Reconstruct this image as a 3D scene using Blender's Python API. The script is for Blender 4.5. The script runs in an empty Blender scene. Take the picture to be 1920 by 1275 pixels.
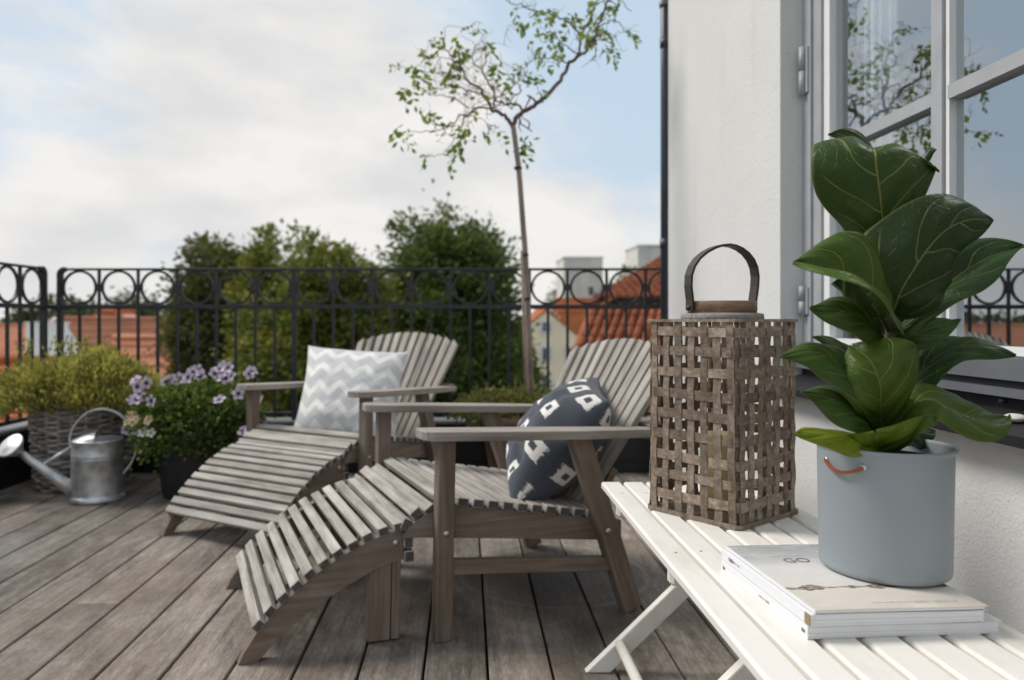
import bpy, bmesh, math, random
import numpy as np
from mathutils import Vector, Matrix, noise as mnoise

random.seed(7)
rng = np.random.default_rng(7)
R = math.radians
scn = bpy.context.scene
COL = scn.collection

# ------------------------------------------------------------------ camera
CAMH = 0.817
cd = bpy.data.cameras.new('camera')
cam = bpy.data.objects.new('camera', cd)
COL.objects.link(cam)
cam.location = (0, 0, CAMH)
cam.rotation_euler = (R(90), 0, 0)
cd.sensor_width = 36.0
cd.lens = 26.25
cd.shift_x = 87 / 1920
cd.shift_y = -37.5 / 1920
cd.clip_start = 0.02
cd.clip_end = 3000
cd.dof.use_dof = True
cd.dof.focus_distance = 1.28
cd.dof.aperture_fstop = 3.6
scn.camera = cam

# ------------------------------------------------------------------ light
SUN_DIR = Vector((-0.62, 0.20, 0.74)).normalized()       # towards the sun
sl = bpy.data.lights.new('sun', 'SUN')
sl.energy = 2.0
sl.angle = R(20)
sl.color = (1.0, 0.945, 0.87)
so = bpy.data.objects.new('sun', sl)
COL.objects.link(so)
so.rotation_euler = (-SUN_DIR).to_track_quat('-Z', 'Y').to_euler()
so.location = (-8, -2, 10)

w = bpy.data.worlds.new('World')
scn.world = w
w.use_nodes = True
nt = w.node_tree
nt.nodes.clear()
def wn(t, **k):
    n = nt.nodes.new(t)
    for a, b in k.items():
        setattr(n, a, b)
    return n
out = wn('ShaderNodeOutputWorld')
bg = wn('ShaderNodeBackground')
bg.inputs['Strength'].default_value = 0.1
nt.links.new(bg.outputs[0], out.inputs[0])
sky = wn('ShaderNodeTexSky', sky_type='NISHITA')
sky.sun_disc = False
sky.sun_elevation = math.asin(SUN_DIR.z)
sky.sun_rotation = math.atan2(SUN_DIR.x, SUN_DIR.y)
sky.air_density = 1.0
sky.dust_density = 2.0
tc = wn('ShaderNodeTexCoord')
mp = wn('ShaderNodeMapping')
mp.inputs['Scale'].default_value = (1.0, 1.0, 2.3)
mp.inputs['Location'].default_value = (0.35, 0.2, 0.0)
nt.links.new(tc.outputs['Generated'], mp.inputs[0])
n1 = wn('ShaderNodeTexNoise')
n1.inputs['Scale'].default_value = 3.3
n1.inputs['Detail'].default_value = 7
n1.inputs['Roughness'].default_value = 0.60
n1.inputs['Distortion'].default_value = 0.25
nt.links.new(mp.outputs[0], n1.inputs['Vector'])
def wmath(op, a, b=None):
    m = wn('ShaderNodeMath', operation=op)
    for i, v in enumerate((a, b)):
        if v is None:
            continue
        if isinstance(v, (int, float)):
            m.inputs[i].default_value = v
        else:
            nt.links.new(v, m.inputs[i])
    return m.outputs[0]
def wblob(px, py, rad, amp):
    d = Vector(((px - 873) / 1400, 1, (600 - py) / 1400)).normalized()
    vm = wn('ShaderNodeVectorMath', operation='DOT_PRODUCT')
    nt.links.new(tc.outputs['Generated'], vm.inputs[0])
    vm.inputs[1].default_value = d
    mr = wn('ShaderNodeMapRange', interpolation_type='SMOOTHSTEP')
    nt.links.new(vm.outputs['Value'], mr.inputs[0])
    mr.inputs[1].default_value = math.cos(rad)
    mr.inputs[2].default_value = 1.0
    mr.inputs[3].default_value = 0.0
    mr.inputs[4].default_value = amp
    return mr.outputs[0]
v = n1.outputs[0]
# openings and banks of the cloud cover
for b in ((40, 20, 0.24, -0.13), (1150, 190, 0.22, -0.19), (290, 345, 0.13, -0.10), (880, 20, 0.16, -0.13), (640, 150, 0.34, 0.20), (180, 190, 0.20, 0.13),
          (600, 480, 0.5, 0.12), (1100, 480, 0.22, 0.12), (60, 400, 0.16, 0.10), (-120, 60, 0.3, -0.10)):
    v = wmath('ADD', v, wblob(*b))
# thicker towards the horizon
sp = wn('ShaderNodeSeparateXYZ')
nt.links.new(tc.outputs['Generated'], sp.inputs[0])
hz = wn('ShaderNodeMapRange', interpolation_type='SMOOTHSTEP')
nt.links.new(sp.outputs['Z'], hz.inputs[0])
hz.inputs[1].default_value = 0.0; hz.inputs[2].default_value = 0.22
hz.inputs[3].default_value = 0.14; hz.inputs[4].default_value = 0.0
v = wmath('ADD', v, hz.outputs[0])
mr = wn('ShaderNodeMapRange', interpolation_type='SMOOTHSTEP')
nt.links.new(v, mr.inputs[0])
mr.inputs[1].default_value = 0.37
mr.inputs[2].default_value = 0.70
# cloud brightness variation
n2 = wn('ShaderNodeTexNoise')
n2.inputs['Scale'].default_value = 5.0
n2.inputs['Detail'].default_value = 5
nt.links.new(mp.outputs[0], n2.inputs['Vector'])
cr = wn('ShaderNodeValToRGB')
cr.color_ramp.elements[0].position = 0.34
cr.color_ramp.elements[0].color = (0.81, 0.815, 0.825, 1)
cr.color_ramp.elements[1].position = 0.58
cr.color_ramp.elements[1].color = (1.0, 0.975, 0.945, 1)
nt.links.new(n2.outputs[0], cr.inputs[0])
cl = wn('ShaderNodeVectorMath', operation='SCALE')
nt.links.new(cr.outputs[0], cl.inputs[0])
cl.inputs['Scale'].default_value = 6.2
# clear sky: Nishita seen through thin veil
veil = wn('ShaderNodeMix', data_type='RGBA')
veil.inputs[0].default_value = 0.86
nt.links.new(sky.outputs[0], veil.inputs[6])
veil.inputs[7].default_value = (4.1, 5.0, 5.9, 1)
mx = wn('ShaderNodeMix', data_type='RGBA')
nt.links.new(mr.outputs[0], mx.inputs[0])
nt.links.new(veil.outputs[2], mx.inputs[6])
nt.links.new(cl.outputs[0], mx.inputs[7])
nt.links.new(mx.outputs[2], bg.inputs[0])

vs = scn.view_settings
vs.view_transform = 'Standard'
vs.look = 'None'
vs.exposure = 0.55
vs.gamma = 1.0
vs.use_curve_mapping = False
scn.cycles.use_denoising = True
scn.cycles.max_bounces = 8
scn.cycles.transparent_max_bounces = 12
scn.cycles.sample_clamp_indirect = 6.0

# ------------------------------------------------------------------ helpers
F = 1400.0
def P(px, py, Y):
    """point at depth Y seen at (px, py) of the 1920 px photograph"""
    return Vector(((px - 873) * Y / F, Y, CAMH + (600 - py) * Y / F))

class MB:
    def __init__(s):
        s.v = []; s.f = []; s.m = []; s.s = []; s.uv = None
    def add(s, vs_, fs_, mat=0, smooth=False):
        o = len(s.v)
        s.v.extend([tuple(q) for q in vs_])
        for f in fs_:
            s.f.append(tuple(i + o for i in f)); s.m.append(mat); s.s.append(smooth)
        return s
    def box(s, c, d, mat=0, M=None):
        x, y, z = [q / 2 for q in d]
        vs_ = [Vector((a * x, b * y, e * z)) for a in (-1, 1) for b in (-1, 1) for e in (-1, 1)]
        if M is not None:
            vs_ = [M @ q for q in vs_]
        c = Vector(c)
        vs_ = [q + c for q in vs_]
        return s.add(vs_, [(0, 1, 3, 2), (4, 6, 7, 5), (0, 4, 5, 1), (2, 3, 7, 6), (0, 2, 6, 4), (1, 5, 7, 3)], mat)
    def tube(s, pts, rad, n=8, mat=0, cap=True, smooth=True, closed=False):
        pts = [Vector(p) for p in pts]
        m = len(pts)
        if not hasattr(rad, '__len__'):
            rad = [rad] * m
        rings = []
        prev = None
        for i, p in enumerate(pts):
            if closed:
                t = pts[(i + 1) % m] - pts[i - 1]
            else:
                t = pts[min(i + 1, m - 1)] - pts[max(i - 1, 0)]
            if t.length < 1e-9:
                t = Vector((0, 0, 1))
            t.normalize()
            if prev is None:
                a = Vector((0, 0, 1)) if abs(t.z) < 0.9 else Vector((1, 0, 0))
                u = t.cross(a).normalized()
            else:
                u = (prev - t * prev.dot(t))
                u = u.normalized() if u.length > 1e-6 else t.orthogonal().normalized()
            prev = u
            b = t.cross(u)
            rings.append([p + (u * math.cos(2 * math.pi * k / n) + b * math.sin(2 * math.pi * k / n)) * rad[i] for k in range(n)])
        vs_ = [q for r in rings for q in r]
        fs_ = []
        for i in range(m if closed else m - 1):
            j = (i + 1) % m
            for k in range(n):
                fs_.append((i * n + k, i * n + (k + 1) % n, j * n + (k + 1) % n, j * n + k))
        if cap and not closed:
            fs_.append(tuple(reversed(range(n))))
            fs_.append(tuple((m - 1) * n + k for k in range(n)))
        return s.add(vs_, fs_, mat, smooth)
    def lathe(s, prof, n=32, c=(0, 0, 0), mat=0, smooth=True, M=None):
        c = Vector(c)
        vs_ = []
        for r, z in prof:
            for k in range(n):
                a = 2 * math.pi * k / n
                q = Vector((r * math.cos(a), r * math.sin(a), z))
                if M is not None:
                    q = M @ q
                vs_.append(q + c)
        fs_ = []
        for i in range(len(prof) - 1):
            for k in range(n):
                fs_.append((i * n + k, i * n + (k + 1) % n, (i + 1) * n + (k + 1) % n, (i + 1) * n + k))
        if prof[0][0] > 1e-6:
            pass
        return s.add(vs_, fs_, mat, smooth)
    def ribbon(s, pts, side, wd, th, mat=0, smooth=False, closed=False):
        """flat strip along pts; side(i) is the direction across, wd width, th thickness"""
        pts = [Vector(p) for p in pts]
        m = len(pts)
        vs_ = []
        for i, p in enumerate(pts):
            t = (pts[(i + 1) % m] - pts[i - 1]) if closed else (pts[min(i + 1, m - 1)] - pts[max(i - 1, 0)])
            t.normalize()
            sd = Vector(side(i)) if callable(side) else Vector(side)
            sd = (sd - t * sd.dot(t)).normalized()
            nn = t.cross(sd)
            ww = wd(i) if callable(wd) else wd
            for a, b in ((-1, -1), (1, -1), (1, 1), (-1, 1)):
                vs_.append(p + sd * (a * ww / 2) + nn * (b * th / 2))
        fs_ = []
        for i in range(m if closed else m - 1):
            j = (i + 1) % m
            for k in range(4):
                fs_.append((i * 4 + k, i * 4 + (k + 1) % 4, j * 4 + (k + 1) % 4, j * 4 + k))
        if not closed:
            fs_.append((3, 2, 1, 0)); fs_.append(tuple((m - 1) * 4 + k for k in range(4)))
        return s.add(vs_, fs_, mat, smooth)
    def mesh(s, name, mats):
        me = bpy.data.meshes.new(name)
        me.from_pydata(s.v, [], s.f)
        for q in (mats if isinstance(mats, (list, tuple)) else [mats]):
            me.materials.append(q)
        me.polygons.foreach_set('material_index', s.m)
        me.polygons.foreach_set('use_smooth', s.s)
        me.update()
        bm = bmesh.new(); bm.from_mesh(me)
        bmesh.ops.recalc_face_normals(bm, faces=bm.faces)
        bm.to_mesh(me); bm.free()
        return me
    def build(s, name, mats, parent=None, M=None):
        return link(name, s.mesh(name, mats), parent, M)

def link(name, me, parent=None, M=None):
    o = bpy.data.objects.new(name, me)
    COL.objects.link(o)
    if parent is not None:
        o.parent = parent
    if M is not None:
        o.matrix_local = M
    return o

def tag(o, label=None, cat=None, group=None, kind=None):
    for k, q in (('label', label), ('category', cat), ('group', group), ('kind', kind)):
        if q:
            o[k] = q
    return o

def empty(name, loc=(0, 0, 0), rz=0.0, label=None, cat=None, group=None, kind=None):
    o = bpy.data.objects.new(name, None)
    COL.objects.link(o)
    o.location = loc
    o.rotation_euler = (0, 0, rz)
    o.empty_display_size = 0.1
    return tag(o, label, cat, group, kind)

def copy_tree(o, parent=None):
    c = o.copy()
    COL.objects.link(c)
    if parent is not None:
        c.parent = parent
    for ch in list(o.children):
        copy_tree(ch, c)
    return c

_cache = {}
def board_mesh(L, W, T, mats, bev):
    key = (round(L, 4), round(W, 4), round(T, 4), tuple(m.name for m in mats), bev)
    if key in _cache:
        return _cache[key]
    bm = bmesh.new()
    bmesh.ops.create_cube(bm, size=1)
    for q in bm.verts:
        q.co = Vector((q.co.x * L, q.co.y * W, q.co.z * T))
    if bev:
        bmesh.ops.bevel(bm, geom=list(bm.edges), offset=bev, segments=1, affect='EDGES', profile=0.5)
    me = bpy.data.meshes.new('board')
    for f in bm.faces:
        f.material_index = 1 if (len(mats) > 1 and abs(f.normal.x) > 0.9) else 0
    bm.to_mesh(me); bm.free()
    for m in mats:
        me.materials.append(m)
    _cache[key] = me
    return me

def board(name, p0, p1, W, T, mats, parent=None, across=(0, 1, 0), bev=0.002):
    """a plank from p0 to p1 (centre line), W wide along `across`, T thick"""
    p0 = Vector(p0); p1 = Vector(p1)
    x = (p1 - p0); L = x.length; x.normalize()
    y = Vector(across); y = (y - x * y.dot(x)).normalized()
    z = x.cross(y)
    M = Matrix((x, y, z)).transposed().to_4x4()
    M.translation = (p0 + p1) / 2
    return link(name, board_mesh(L, W, T, mats if isinstance(mats, (list, tuple)) else [mats], bev), parent, M)

# ------------------------------------------------------------------ materials
def mat(name):
    m = bpy.data.materials.new(name)
    m.use_nodes = True
    t = m.node_tree
    b = t.nodes['Principled BSDF']
    return m, t, b
def N(t, typ, **k):
    n = t.nodes.new(typ)
    for a, b in k.items():
        setattr(n, a, b)
    return n
def ramp(t, src, stops):
    r = N(t, 'ShaderNodeValToRGB')
    els = r.color_ramp.elements
    while len(els) < len(stops):
        els.new(0.5)
    for e, (p, c) in zip(els, stops):
        e.position = p
        e.color = (*c, 1) if len(c) == 3 else c
    t.links.new(src, r.inputs[0])
    return r.outputs[0]
def noise(t, vec, scale, detail=4, rough=0.55, dist=0.0):
    n = N(t, 'ShaderNodeTexNoise')
    n.inputs['Scale'].default_value = scale
    n.inputs['Detail'].default_value = detail
    n.inputs['Roughness'].default_value = rough
    n.inputs['Distortion'].default_value = dist
    if vec is not None:
        t.links.new(vec, n.inputs['Vector'])
    return n.outputs[0]
def mapping(t, vec, scale, loc=(0, 0, 0), rot=(0, 0, 0)):
    n = N(t, 'ShaderNodeMapping')
    n.inputs['Scale'].default_value = scale
    n.inputs['Location'].default_value = loc
    n.inputs['Rotation'].default_value = rot
    t.links.new(vec, n.inputs['Vector'])
    return n.outputs[0]
def M_(t, op, a, b=None, c=None):
    m = N(t, 'ShaderNodeMath', operation=op)
    for i, q in enumerate((a, b, c)):
        if q is None:
            continue
        if isinstance(q, (int, float)):
            m.inputs[i].default_value = q
        else:
            t.links.new(q, m.inputs[i])
    return m.outputs[0]
def mixc(t, fac, a, b, mode='MIX'):
    n = N(t, 'ShaderNodeMix', data_type='RGBA', blend_type=mode)
    for i, q in ((0, fac), (6, a), (7, b)):
        if isinstance(q, (int, float)):
            n.inputs[i].default_value = q
        elif isinstance(q, tuple):
            n.inputs[i].default_value = (*q, 1) if len(q) == 3 else q
        else:
            t.links.new(q, n.inputs[i])
    return n.outputs[2]
def bump(t, b, h, strength=0.3, dist=0.01):
    n = N(t, 'ShaderNodeBump')
    n.inputs['Strength'].default_value = strength
    n.inputs['Distance'].default_value = dist
    t.links.new(h, n.inputs['Height'])
    t.links.new(n.outputs[0], b.inputs['Normal'])
    return n
def objvec(t, rand=True):
    c = N(t, 'ShaderNodeTexCoord').outputs['Object']
    if not rand:
        return c
    oi = N(t, 'ShaderNodeObjectInfo').outputs['Random']
    s = M_(t, 'MULTIPLY', oi, 37.0)
    cb = N(t, 'ShaderNodeCombineXYZ')
    for i in range(3):
        t.links.new(s, cb.inputs[i])
    a = N(t, 'ShaderNodeVectorMath', operation='ADD')
    t.links.new(c, a.inputs[0]); t.links.new(cb.outputs[0], a.inputs[1])
    return a.outputs[0]
def smoothrange(t, src, a, b, c=0.0, d=1.0):
    m = N(t, 'ShaderNodeMapRange', interpolation_type='SMOOTHSTEP')
    t.links.new(src, m.inputs[0])
    for i, q in enumerate((a, b, c, d)):
        m.inputs[i + 1].default_value = q
    return m.outputs[0]

def wood(name, dark, mid, light, rough=0.75, scale=1.0, var=0.25, gb=0.25):
    m, t, b = mat(name)
    v = objvec(t)
    g = noise(t, mapping(t, v, (3 * scale, 60 * scale, 60 * scale)), 1.0, 6, 0.65, 0.4)
    p = noise(t, mapping(t, v, (4 * scale, 9 * scale, 9 * scale)), 1.0, 4, 0.6, 0.6)
    f = M_(t, 'ADD', M_(t, 'MULTIPLY', g, 0.6), M_(t, 'MULTIPLY', p, 0.4))
    c = ramp(t, f, [(0.34, dark), (0.5, mid), (0.66, light)])
    oi = N(t, 'ShaderNodeObjectInfo').outputs['Random']
    hv = N(t, 'ShaderNodeHueSaturation')
    t.links.new(c, hv.inputs['Color'])
    t.links.new(M_(t, 'ADD', M_(t, 'MULTIPLY', oi, 2 * var), 1 - var), hv.inputs['Value'])
    t.links.new(hv.outputs[0], b.inputs['Base Color'])
    b.inputs['Roughness'].default_value = rough
    b.inputs['Specular IOR Level'].default_value = 0.25
    bump(t, b, g, gb, 0.003)
    return m

M = {}
M['slat'] = wood('weathered_grey_wood', (0.16, 0.14, 0.118), (0.34, 0.31, 0.278), (0.47, 0.442, 0.405), 0.8, 1.0, 0.16, 0.6)
M['slat_end'] = wood('dark_end_grain', (0.05, 0.045, 0.04), (0.085, 0.08, 0.075), (0.13, 0.12, 0.11), 0.9, 2.0, 0.15, 0.4)
M['frame_wood'] = wood('brown_stained_wood', (0.095, 0.070, 0.052), (0.165, 0.124, 0.096), (0.23, 0.19, 0.16), 0.65, 1.0, 0.12, 0.35)
M['arm_wood'] = wood('grey_brown_wood', (0.19, 0.16, 0.135), (0.30, 0.265, 0.235), (0.40, 0.37, 0.335), 0.7, 1.0, 0.08, 0.4)
M['neck_wood'] = wood('warm_lantern_wood', (0.14, 0.085, 0.052), (0.245, 0.155, 0.098), (0.33, 0.225, 0.15), 0.5, 2.0, 0.05)
M['strip'] = wood('woven_wood_strip', (0.105, 0.075, 0.052), (0.215, 0.162, 0.120), (0.36, 0.305, 0.25), 0.62, 1.6, 0.32, 0.25)
M['grey_rim'] = wood('grey_washed_wood', (0.15, 0.135, 0.12), (0.26, 0.24, 0.22), (0.36, 0.34, 0.32), 0.8, 3.0, 0.05)

# deck boards, greyed, with mottling, a few stains and a broad dark area
m, t, b = mat('deck_wood')
v = objvec(t)
g = noise(t, mapping(t, v, (2.2, 48, 30)), 1.0, 7, 0.72, 0.4)
p = noise(t, mapping(t, v, (4, 8, 8)), 1.0, 7, 0.7, 0.5)
sp_ = noise(t, mapping(t, v, (40, 190, 190)), 1.0, 3, 0.7)
f = M_(t, 'ADD', M_(t, 'ADD', M_(t, 'MULTIPLY', g, 0.30), M_(t, 'MULTIPLY', p, 0.45)), M_(t, 'MULTIPLY', sp_, 0.25))
c = ramp(t, f, [(0.37, (0.062, 0.050, 0.041)), (0.50, (0.215, 0.183, 0.155)), (0.62, (0.40, 0.357, 0.312))])
pos = N(t, 'ShaderNodeNewGeometry').outputs['Position']
big = noise(t, pos, 1.6, 4, 0.6)
c = mixc(t, smoothrange(t, big, 0.45, 0.7, 0.0, 0.55), c, (0.17, 0.12, 0.085), 'MIX')
def spot(px_, py_, r0, r1, sc=(1, 1, 1)):
    q = N(t, 'ShaderNodeVectorMath', operation='SUBTRACT')
    t.links.new(pos, q.inputs[0]); q.inputs[1].default_value = (px_, py_, 0)
    q2 = N(t, 'ShaderNodeVectorMath', operation='MULTIPLY')
    t.links.new(q.outputs[0], q2.inputs[0]); q2.inputs[1].default_value = (sc[0], sc[1], 0)
    q3 = N(t, 'ShaderNodeVectorMath', operation='LENGTH')
    t.links.new(q2.outputs[0], q3.inputs[0])
    d = M_(t, 'ADD', q3.outputs['Value'], M_(t, 'MULTIPLY', M_(t, 'SUBTRACT', noise(t, pos, 6, 4, 0.7), 0.5), 0.25))
    return smoothrange(t, d, r0, r1, 1.0, 0.0), q3.outputs['Value']
s1, _ = spot(-2.02, 3.36, 0.03, 0.2, (0.7, 1.8, 1))
c = mixc(t, M_(t, 'MULTIPLY', s1, 0.75), c, (0.035, 0.027, 0.022))
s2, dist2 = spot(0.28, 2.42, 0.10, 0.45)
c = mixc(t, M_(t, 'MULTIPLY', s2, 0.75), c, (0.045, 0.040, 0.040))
ringd = M_(t, 'ABSOLUTE', M_(t, 'SUBTRACT', M_(t, 'ADD', dist2, M_(t, 'MULTIPLY', noise(t, pos, 14, 3, 0.7), 0.02)), 0.31))
c = mixc(t, M_(t, 'MULTIPLY', smoothrange(t, ringd, 0.0, 0.014, 1.0, 0.0), 0.45), c, (0.3, 0.28, 0.26))
s5, _ = spot(0.02, 2.15, 0.15, 1.0)  # wide soft darkening of the boards around the chairs
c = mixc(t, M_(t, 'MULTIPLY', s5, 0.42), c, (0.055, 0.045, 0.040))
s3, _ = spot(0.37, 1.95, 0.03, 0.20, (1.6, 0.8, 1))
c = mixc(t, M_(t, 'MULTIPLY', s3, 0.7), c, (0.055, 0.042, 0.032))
s4, _ = spot(-1.75, 2.55, 0.05, 0.35, (1, 0.8, 1))
c = mixc(t, M_(t, 'MULTIPLY', s4, 0.45), c, (0.36, 0.34, 0.32))
oi = N(t, 'ShaderNodeObjectInfo').outputs['Random']
hv = N(t, 'ShaderNodeHueSaturation')
t.links.new(c, hv.inputs['Color'])
t.links.new(M_(t, 'ADD', M_(t, 'MULTIPLY', oi, 0.40), 0.80), hv.inputs['Value'])
t.links.new(hv.outputs[0], b.inputs['Base Color'])
b.inputs['Roughness'].default_value = 0.72
b.inputs['Specular IOR Level'].default_value = 0.3
bump(t, b, f, 0.35, 0.004)
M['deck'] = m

def plain(name, col, rough=0.5, metal=0.0, spec=0.5, nscale=None, namp=0.2, bstr=0.0, bscale=80, coat=0):
    m, t, b = mat(name)
    v = objvec(t, False)
    if nscale:
        n_ = noise(t, v, nscale, 5, 0.6)
        lo = tuple(q * (1 - namp) for q in col); hi = tuple(min(1, q * (1 + namp)) for q in col)
        c = ramp(t, n_, [(0.3, lo), (0.7, hi)])
        t.links.new(c, b.inputs['Base Color'])
    else:
        b.inputs['Base Color'].default_value = (*col, 1)
    b.inputs['Roughness'].default_value = rough
    b.inputs['Metallic'].default_value = metal
    b.inputs['Specular IOR Level'].default_value = spec
    if bstr:
        bump(t, b, noise(t, v, bscale, 5, 0.6), bstr, 0.01)
    return m
M['iron'] = plain('black_painted_iron', (0.030, 0.030, 0.033), 0.5, 0, 0.4, 30, 0.3, 0.1, 120)
M['upstand'] = plain('black_sheet_metal', (0.014, 0.014, 0.016), 0.45, 0, 0.4, 3, 0.3)
M['capping'] = plain('grey_zinc_capping', (0.22, 0.22, 0.225), 0.5, 0.3, 0.4, 6, 0.25)
M['pipe'] = plain('dark_blue_grey_pipe', (0.035, 0.042, 0.055), 0.4, 0, 0.5, 12, 0.2)
M['joist'] = plain('dark_under_deck', (0.012, 0.011, 0.010), 0.9)  # near-black substrate below the boards
m, t, b = mat('white_painted_wood')
v = objvec(t)
g = noise(t, mapping(t, v, (4, 70, 70)), 1.0, 5, 0.65, 0.3)
d1 = noise(t, mapping(t, v, (5, 14, 14)), 1.0, 5, 0.65)
d2 = noise(t, v, 210, 2, 0.5)
c = ramp(t, d1, [(0.28, (0.64, 0.60, 0.54)), (0.5, (0.745, 0.715, 0.665)), (0.75, (0.77, 0.745, 0.70))])
c = mixc(t, M_(t, 'MULTIPLY', smoothrange(t, d2, 0.70, 0.76), 0.5), c, (0.35, 0.30, 0.24))
t.links.new(c, b.inputs['Base Color'])
t.links.new(ramp(t, d1, [(0.3, (0.6,) * 3), (0.7, (0.38,) * 3)]), b.inputs['Roughness'])
b.inputs['Specular IOR Level'].default_value = 0.35
bump(t, b, g, 0.25, 0.002)
M['white_paint'] = m
M['white_paint2'] = plain('white_window_paint', (0.74, 0.74, 0.73), 0.4, 0, 0.45, 10, 0.03)
M['grey_paint'] = plain('grey_window_paint', (0.36, 0.365, 0.38), 0.42, 0, 0.4, 12, 0.08, 0.05, 60)
M['grey_dark'] = plain('mid_grey_paint', (0.13, 0.135, 0.15), 0.4, 0, 0.45, 12, 0.08)
M['sill'] = plain('black_sill_metal', (0.016, 0.016, 0.018), 0.55, 0, 0.25, 9, 0.3)
M['nail'] = plain('old_nail_head', (0.30, 0.27, 0.23), 0.6, 0.2)
M['bolt'] = plain('zinc_bolt', (0.5, 0.5, 0.5), 0.35, 0.8)
M['leather_dark'] = plain('dark_brown_leather', (0.045, 0.034, 0.030), 0.45, 0, 0.4, 40, 0.3, 0.15, 150)
M['leather_tan'] = plain('tan_leather', (0.24, 0.075, 0.032), 0.6, 0, 0.3, 60, 0.2)
M['candle'] = plain('cream_candle_wax', (0.72, 0.60, 0.30), 0.5)
M['paper'] = plain('white_paper_edge', (0.74, 0.74, 0.75), 0.7, 0, 0.2)
M['soil'] = plain('dark_soil', (0.02, 0.015, 0.012), 0.95, 0, 0.1, 60, 0.5, 0.6, 90)
M['pot_black'] = plain('matt_black_plastic', (0.028, 0.027, 0.028), 0.55, 0, 0.4, 10, 0.25)
M['pot_brown'] = plain('brown_clay', (0.17, 0.11, 0.075), 0.8, 0, 0.2, 9, 0.25, 0.2, 50)
M['stone'] = plain('pale_pebble', (0.55, 0.53, 0.49), 0.8, 0, 0.2, 60, 0.2)
M['curtain'] = plain('white_curtain_cloth', (0.7, 0.7, 0.69), 0.9, 0, 0.1)
M['room'] = plain('grey_room_wall', (0.38, 0.38, 0.40), 0.9, 0, 0.1)
M['concrete'] = plain('pale_concrete', (0.62, 0.595, 0.55), 0.9, 0, 0.1, 0.4, 0.18)
M['cream'] = plain('cream_render', (0.88, 0.76, 0.56), 0.9, 0, 0.1, 0.5, 0.05)
M['white_render'] = plain('white_render', (0.86, 0.85, 0.83), 0.9, 0, 0.1, 0.5, 0.06)
M['window_dark'] = plain('dark_window_glass', (0.05, 0.055, 0.07), 0.15, 0, 0.6)
M['window_white'] = plain('pale_window_trim', (0.66, 0.68, 0.72), 0.7)
M['ground'] = plain('town_ground', (0.10, 0.11, 0.075), 0.95, 0, 0.1, 0.05, 0.4)
M['bark_far'] = plain('dark_bark', (0.06, 0.045, 0.035), 0.9)

# fine plaster
def plaster(name, col, s=0.55):
    m, t, b = mat(name)
    v = N(t, 'ShaderNodeNewGeometry').outputs['Position']
    n1_ = noise(t, v, 160, 4, 0.62); n2_ = noise(t, v, 2.2, 5, 0.6); n3_ = noise(t, v, 55, 3, 0.5)
    c = ramp(t, n2_, [(0.3, tuple(q * 0.93 for q in col)), (0.7, col)])
    pit = smoothrange(t, noise(t, v, 95, 2, 0.5), 0.72, 0.78)
    c = mixc(t, M_(t, 'MULTIPLY', pit, 0.6), c, (0.25, 0.23, 0.21))
    strk = noise(t, mapping(t, v, (9, 9, 0.7)), 1.0, 4, 0.6)
    c = mixc(t, smoothrange(t, strk, 0.55, 0.8, 0, 0.18), c, (0.40, 0.38, 0.35))
    t.links.new(c, b.inputs['Base Color'])
    b.inputs['Roughness'].default_value = 0.9
    b.inputs['Specular IOR Level'].default_value = 0.15
    bump(t, b, M_(t, 'ADD', M_(t, 'MULTIPLY', n1_, 0.6), M_(t, 'MULTIPLY', n3_, 0.4)), s, 0.006)
    return m
M['plaster'] = plaster('off_white_plaster', (0.69, 0.68, 0.665))

# galvanised zinc
m, t, b = mat('galvanised_zinc')
v = objvec(t, False)
vo = N(t, 'ShaderNodeTexVoronoi'); vo.inputs['Scale'].default_value = 22
t.links.new(v, vo.inputs['Vector'])
n_ = noise(t, v, 9, 5, 0.6)
c = ramp(t, M_(t, 'ADD', M_(t, 'MULTIPLY', n_, 0.7), M_(t, 'MULTIPLY', vo.outputs['Distance'], 0.5)), [(0.3, (0.32, 0.33, 0.335)), (0.7, (0.60, 0.61, 0.615))])
t.links.new(c, b.inputs['Base Color'])
b.inputs['Metallic'].default_value = 0.8
t.links.new(ramp(t, n_, [(0.3, (0.38,) * 3), (0.7, (0.55,) * 3)]), b.inputs['Roughness'])
bump(t, b, n_, 0.12, 0.01)
M['zinc'] = m

# blue-grey powder coat
m, t, b = mat('blue_grey_powder_coat')
v = objvec(t, False)
n_ = noise(t, v, 700, 2, 0.5); n2_ = noise(t, v, 7, 4, 0.5)
t.links.new(ramp(t, n2_, [(0.3, (0.255, 0.285, 0.305)), (0.7, (0.29, 0.32, 0.34))]), b.inputs['Base Color'])
b.inputs['Roughness'].default_value = 0.48
b.inputs['Specular IOR Level'].default_value = 0.4
bump(t, b, n_, 0.12, 0.002)
M['pot_blue'] = m

# window glass: clear pane with mirror-like sheen
m = bpy.data.materials.new('window_glass'); m.use_nodes = True; t = m.node_tree; t.nodes.clear()
o_ = N(t, 'ShaderNodeOutputMaterial'); mixs = N(t, 'ShaderNodeMixShader'); fr = N(t, 'ShaderNodeFresnel'); fr.inputs[0].default_value = 5.2
tr = N(t, 'ShaderNodeBsdfTransparent'); tr.inputs[0].default_value = (0.86, 0.9, 0.92, 1)
gl = N(t, 'ShaderNodeBsdfGlossy'); gl.inputs['Roughness'].default_value = 0.0; gl.inputs[0].default_value = (0.93, 0.97, 1, 1)
bf = N(t, 'ShaderNodeNewGeometry').outputs['Backfacing']
t.links.new(M_(t, 'MULTIPLY', fr.outputs[0], M_(t, 'SUBTRACT', 1.0, bf)), mixs.inputs[0]); t.links.new(tr.outputs[0], mixs.inputs[1]); t.links.new(gl.outputs[0], mixs.inputs[2]); t.links.new(mixs.outputs[0], o_.inputs[0])
M['glass'] = m

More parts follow.
